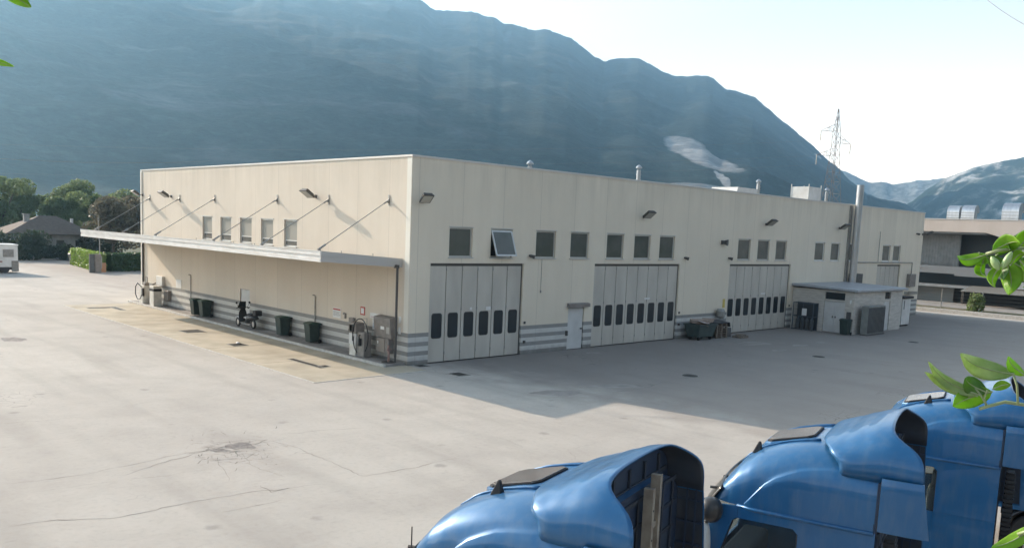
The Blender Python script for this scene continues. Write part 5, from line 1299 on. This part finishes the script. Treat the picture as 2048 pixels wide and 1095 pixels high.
    b = MB()
    for k in (-.95,-.35,.35,.95): b.tube([T(k,1.86,2.86),T(k,2.05,2.84)], .02, 6)
    b.build('visor_bracket', m_rubber, t)
    # rear wall with pressed ribs
    b = MB(); bx(b,-1.215,1.215,-.0,.04,zb,ZG); bx(b,-1.25,1.25,-.004,.02,ZG,3.34); b.prism([p for p in rows[0]], TF*.03)
    NS2 = 3.4; P2 = [T(-1.15,.10,3.30)]
    for k in range(25):
        g2 = math.pi*k/24; P2.append(T(-1.15*math.copysign(abs(math.cos(g2))**(2/NS2), math.cos(g2)), .10, 3.35+(zs(.10)-.035-3.35)*math.sin(g2)**(2/NS2)))
    P2.append(T(1.15,.10,3.30)); b.prism(P2, TF*.03); bx(b,-1.18,1.18,.035,.13,3.28,3.34); rwall = b.build('rear_wall', m_rearw, t)
    b = MB()
    for x in (-.8,-.4,0,.4,.8): bx(b,x-.02,x+.02,.075,.098,3.36,3.78)
    bx(b,-1.05,1.05,.08,.0985,3.56,3.60); b.build('bulkhead_rib', m_liner, rwall)
    for s in (1,):
        b = MB()
        for z in (1.7,1.95,2.2,2.45,2.7,2.95,3.2): bx(b,s*1.205,s*1.225,-.30,-.02,z,z+.02)
        for c in (-.12,-.22): bx(b,s*1.20,s*1.215,c-.01,c+.01,1.6,3.33)
        b.build('liner_rib', m_rearw, rwall)
    b = MB()
    for k in range(9): bx(b,-1.1,1.1,-.02,-.001,1.3+k*.27,1.34+k*.27)
    for x in (-1.0,-.7,-.38,0,.38,.7,1.0): bx(b,x-.02,x+.02,-.026,-.0215,1.25,3.5)
    b.build('pressed_rib', m_liner, rwall)
    # inner spoiler side walls (liner) down to the extenders, right one seen from behind
    b = MB()
    if brackets:
     for x, z1 in ((.02,3.62),(.20,3.72)):
      bx(b,x,x+.055,-.16,-.06,1.6,z1); bx(b,x+.055,x+.085,-.15,-.145,1.6,z1)
     for z in (2.4,2.8,3.2): bx(b,.075,.20,-.14,-.12,z,z+.06)
     bk = b.build('spoiler_bracket', m_bracket, t)
     b = MB()
     for z in (1.9,2.3,2.7,3.1,3.4): b.cyl(T(.047,-.163,z),T(.047,-.1605,z),.012,n=8)
     b.build('bolt_hole', m_rubber, bk)
    b = MB(); b.tube([T(-.8,-.05,3.5),T(-.5,-.1,3.1),T(-.55,-.1,2.6)], .02, 6); b.build('hose', m_rubber, t)
    # intake bellows behind the cab
    b = MB()
    for k in range(16): bx(b,-1.14+.02*(k % 2),-.86,-.22+.01*(k % 2),-.08,1.45+k*.075,1.45+k*.075+.05)
    bx(b,-1.1,-.88,-.20,-.10,1.4,2.66); b.build('intake_bellows', m_rubber, t)
    # interior
    b = MB(); bx(b,-1.18,1.18,.05,2.0,zb,zb+.06); b.build('cab_floor', m_liner, t)
    for s in (-1,1):
        b = MB(); bx(b,*sorted((s*.45,s*.95)),.95,1.35,zb+.06,1.55); bx(b,*sorted((s*.45,s*.95)),.85,1.0,1.5,2.15); sb = b.build('seat', m_seat, t, bevel=.05)
        b = MB(); bx(b,*sorted((s*.55,s*.85)),.85,.95,2.2,2.42); b.build('headrest', m_seat, sb, bevel=.03)
    b = MB(); bx(b,-1.12,1.12,1.7,2.08,zb+.06,1.75); b.build('dashboard', m_liner, t, bevel=.05)
    # mirrors
    for s in (-1,1):
        b = MB(); b.tube([T(s*1.15,1.98,2.62),T(s*1.32,1.95,2.66),T(s*1.36,1.95,2.5)], .035, 8); b.tube([T(s*1.2,2.02,1.7),T(s*1.36,1.97,1.78)], .03, 8)
        mo = b.build('mirror', m_smoke, t, smooth=True)
        b = MB(); 
        def egg(u, v):
            g1, g2 = math.pi*u, 2*math.pi*v; r_ = math.sin(g1)**.6
            return T(s*1.38+.13*r_*math.cos(g2), 1.97+.09*r_*math.sin(g2), 2.14-.36*math.cos(g1)) 
        b.grid(egg, 12, 14); b.build('mirror_housing', m_pumpw if s < 0 else m_blue, mo, smooth=True)
        b = MB()
        def egg2(u, v):
            g1, g2 = math.pi*u, 2*math.pi*v; r_ = math.sin(g1)**.7
            return T(s*1.32+.16*r_*math.cos(g2), 1.92+.15*r_*math.sin(g2), 2.66-.16*math.cos(g1))
        b.grid(egg2, 10, 14); b.build('mirror_cap', m_smoke, mo, smooth=True)
    # chassis and wheels
    b = MB()
    for s in (-1,1): bx(b,*sorted((s*.38,s*.46)),-3.9,1.9,.72,1.0)
    for c in (-3.8,-2.4,-1.0): bx(b,-.38,.38,c,c+.1,.75,.95)
    bx(b,-.45,.45,-3.0,-2.1,1.0,1.15); b.build('chassis', m_liner, t)
    for s in (-1,1):
        b = MB(); bx(b,*sorted((s*.55,s*1.15)),-1.8,-.5,.45,1.0); b.build('fuel_tank', m_steel, t, bevel=.08)
        for c in (1.25,-2.6):
            b = MB(); b.v = []; prof = [(.30,-.15),(.46,-.16),(.51,-.11),(.51,.11),(.46,.16),(.30,.15),(.30,-.15)]
            n_w = 24
            for r_, w_ in prof:
                for k in range(n_w): gg = 2*math.pi*k/n_w; b.v.append(T(s*1.05+w_, c+r_*math.cos(gg), .51+r_*math.sin(gg)))
            for i in range(len(prof)-1):
                for k in range(n_w): b.f.append([i*n_w+k, i*n_w+(k+1) % n_w, (i+1)*n_w+(k+1) % n_w, (i+1)*n_w+k]); b.mi.append(0)
            wh = b.build('wheel', m_rubber, t, autos=True)
            b = MB(); b.cyl(T(s*1.0,c,.51),T(s*1.12,c,.51),.30,.26,n=18); b.build('rim', m_steel, wh)
            b = MB(); b.grid(lambda u, v: T(s*(.86+.38*v), c+.62*math.cos(math.pi*u), .55+.58*math.sin(math.pi*u)), 12, 2); b.build('mudguard', m_liner, t, smooth=True, solid=.02)
    return t
make_truck('blue truck cab nearest the camera with its open roof spoiler showing pale brackets', (-16.46,-24.56), True, ant=(-.62,1.22))
make_truck('blue truck cab in the middle of the row with its side window in view', (-12.1,-25.28), ant=(-.62,1.55))
make_truck('blue truck cab third in the row, behind the hanging green leaves', (-7.5,-25.25), ant=(-.62,1.12))
make_truck('blue truck cab at the far right edge, only a sliver seen past the third cab', (-3.0,-26.1))
b = MB(); p = gp(824,1105,2.3); b.tube([T0 for T0 in (at(822,1120,7.6), at(824,1052,7.5))], .006, 5)
tag(b.build('whip_antenna', m_rubber), 'thin upright aerial left of the nearest blue truck', 'aerial')

# ---------------------------------------------------------------- leaves close to the camera
m_leafA = leaf_mat('near_leaf', (.17,.36,.03), (.30,.50,.05), .55, .4, 40)
m_leafB = leaf_mat('near_leaf_pale', (.22,.34,.10), (.40,.50,.22), .5, .35, 60)
m_leafD = leaf_mat('near_leaf_dark', (.08,.20,.03), (.15,.30,.05), .45, .4, 40)
m_stem = mat('twig_green', (.28,.33,.16), .5)
def near_leaf(tw, bp, tp, wpx, m, d0=1.25, d1=1.25, droop=0.012, twist=0., fold=.25):
    b0, t0 = at(*bp, d0), at(*tp, d1); ax = (t0-b0); L = ax.length; axn = ax.normalized()
    view = (b0-CP).normalized(); side = axn.cross(view).normalized(); nrm = side.cross(axn)
    side = (Matrix.Rotation(twist, 3, axn) @ side); nrm = side.cross(axn)
    hw = wpx/FP*d0*.5; b = MB(); nu, nv = 14, 8
    def fn(u, v):
        s = (v-.5)*2; w_ = hw*(math.sin(math.pi*min(1, u**.8))**.75)*(1-.15*u) if 0 < u < 1 else 0
        ww = .05*hw*math.sin(u*26+s)
        return b0+axn*L*u+side*(w_*s)+nrm*(fold*abs(s)*w_+droop*math.sin(math.pi*u)+ww*abs(s)*.6)
    b.grid(fn, nu, nv)
    lf = b.build('leaf', m, tw, smooth=True, solid=.0006)
    b = MB(); b.tube([b0+axn*L*k/8+nrm*(droop*math.sin(math.pi*k/8)-.0006) for k in range(8)], .0011, 5, .0003); b.build('midrib', m_stem, lf)
def stem(tw, pts, r=.0022):
    b = MB(); b.tube([at(*p) for p in pts], r, 6); b.build('stem', m_stem, tw, smooth=True)
tw = thing('leafy_twig', 'green leafy twig with two pale young fruits at the right edge before the warehouse', 'twig', at(1972,505,1.25))
stem(tw, [(1972,508,1.25),(2000,500,1.25),(2060,495,1.27),(2150,480,1.3)])
near_leaf(tw,(1975,508),(1914,512),24,m_leafA,1.25,1.22,twist=.5); near_leaf(tw,(1984,503),(2040,484),34,m_leafA,1.25,1.23,twist=.3)
near_leaf(tw,(2080,450),(2012,486),26,m_leafD,1.3,1.25,twist=.4); near_leaf(tw,(1968,515),(1978,556),22,m_leafA,1.25,1.24,twist=-.7)
near_leaf(tw,(1972,512),(2008,560),30,m_leafD,1.26,1.24,twist=.5); near_leaf(tw,(2012,522),(2018,590),38,m_leafA,1.25,1.24,twist=.35)
near_leaf(tw,(2018,520),(2075,560),42,m_leafD,1.27,1.24,twist=.2); near_leaf(tw,(1958,505),(1950,528),18,m_leafA,1.25,1.24,twist=.9)
near_leaf(tw,(2030,505),(2090,470),34,m_leafA,1.27,1.25,twist=.7); near_leaf(tw,(2005,525),(1990,575),20,m_leafA,1.24,1.22,twist=-.5); near_leaf(tw,(2040,520),(2046,575),26,m_leafA,1.25,1.23,twist=.9)
near_leaf(tw,(2020,530),(2062,516),22,m_leafA,1.25,1.24,twist=.9); near_leaf(tw,(1990,512),(2020,500),18,m_leafD,1.26,1.24,twist=.4)
for (p, q, r_) in (((1982,512),(1999,540),6.5),((2024,502),(2004,538),6)):
    A, B = at(*p,1.22), at(*q,1.22); ax = B-A; n0 = ax.orthogonal().normalized(); n1 = ax.normalized().cross(n0); rr = r_/FP*1.22; b = MB()
    b.grid(lambda u, v: A+ax*u+(n0*math.cos(2*math.pi*v)+n1*math.sin(2*math.pi*v))*rr*math.sin(math.pi*u)**.7, 12, 12)
    b.build('young_fruit', mat('young_fruit_green',(.30,.42,.18),.3), tw, smooth=True)
tw = thing('leafy_twig', 'twig of wavy pale leaves hanging over the farthest truck roof', 'twig', at(1975,818,1.2))
stem(tw, [(1958,817,1.2),(1975,812,1.2),(2010,803,1.21),(2070,812,1.22),(2150,820,1.25)])
stem(tw, [(1975,812,1.2),(1962,790,1.2),(1950,775,1.2)], .0013); stem(tw, [(1973,812,1.2),(1968,795,1.2),(1975,780,1.19)], .0013); stem(tw, [(2036,808,1.21),(2034,770,1.21),(2026,745,1.21)], .0013)
near_leaf(tw,(2028,748),(1920,706),40,m_leafB,1.21,1.17,.016,.45); near_leaf(tw,(1960,790),(1856,722),26,m_leafB,1.2,1.17,.014,.6)
near_leaf(tw,(1955,792),(1849,743),22,m_leafB,1.2,1.18,.012,.3); near_leaf(tw,(1985,782),(1905,812),40,m_leafA,1.2,1.18,.012,-.2)
near_leaf(tw,(1975,785),(1930,755),34,m_leafD,1.2,1.18,.01,.3); near_leaf(tw,(1985,778),(2022,768),18,m_leafA,1.2,1.19,.006,.3)
near_leaf(tw,(2050,750),(2016,712),22,m_leafA,1.22,1.19,.006,.6)
tw = thing('leafy_twig', 'bright curled leaf at the lower right edge before the blue truck', 'twig', at(2100,1045,1.1))
stem(tw, [(2035,1068,1.1),(2090,1050,1.1),(2160,1040,1.12)]); near_leaf(tw,(2075,1048),(1982,1094),26,m_leafA,1.1,1.08,.012,.3); near_leaf(tw,(2070,1060),(2110,1110),30,m_leafD,1.1,1.08,.012,.3)
tw = thing('leafy_twig', 'bright leaf tip just rising over the bottom edge before the middle truck', 'twig', at(1850,1130,1.1))
near_leaf(tw,(1850,1120),(1752,1098),28,m_leafA,1.1,1.08,.012,.2); stem(tw, [(1850,1120,1.1),(1950,1135,1.12)])
tw = thing('leafy_twig', 'green leaf hanging into the top left corner', 'twig', at(0,-20,1.2))
near_leaf(tw,(0,-16),(63,15),22,m_leafA,1.2,1.18,.006,.3); near_leaf(tw,(20,-25),(28,-5),20,m_leafD,1.2,1.18,.006,.3); stem(tw, [(-80,-60,1.25),(0,-16,1.2)])
tw = thing('leafy_twig', 'narrow green leaf tip entering from the left edge', 'twig', at(-60,120,1.2))
near_leaf(tw,(-50,118),(29,133),14,m_leafA,1.2,1.18,.003,.5); stem(tw, [(-50,118,1.2),(-110,100,1.2)])

# ---------------------------------------------------------------- haze
b = MB(); b.box(-2300,-2300,-14,5200,5200,1480)
hm = bpy.data.materials.new('haze_air'); hm.use_nodes = True; t_ = hm.node_tree; t_.nodes.clear()
pv = t_.nodes.new('ShaderNodeVolumePrincipled'); pv.inputs['Density'].default_value = .00017; pv.inputs['Color'].default_value = (.40,.71,1,1); pv.inputs['Anisotropy'].default_value = .62
ou = t_.nodes.new('ShaderNodeOutputMaterial'); t_.links.new(pv.outputs[0], ou.inputs['Volume'])
o = b.build('haze', hm); struct(o, 'stuff')
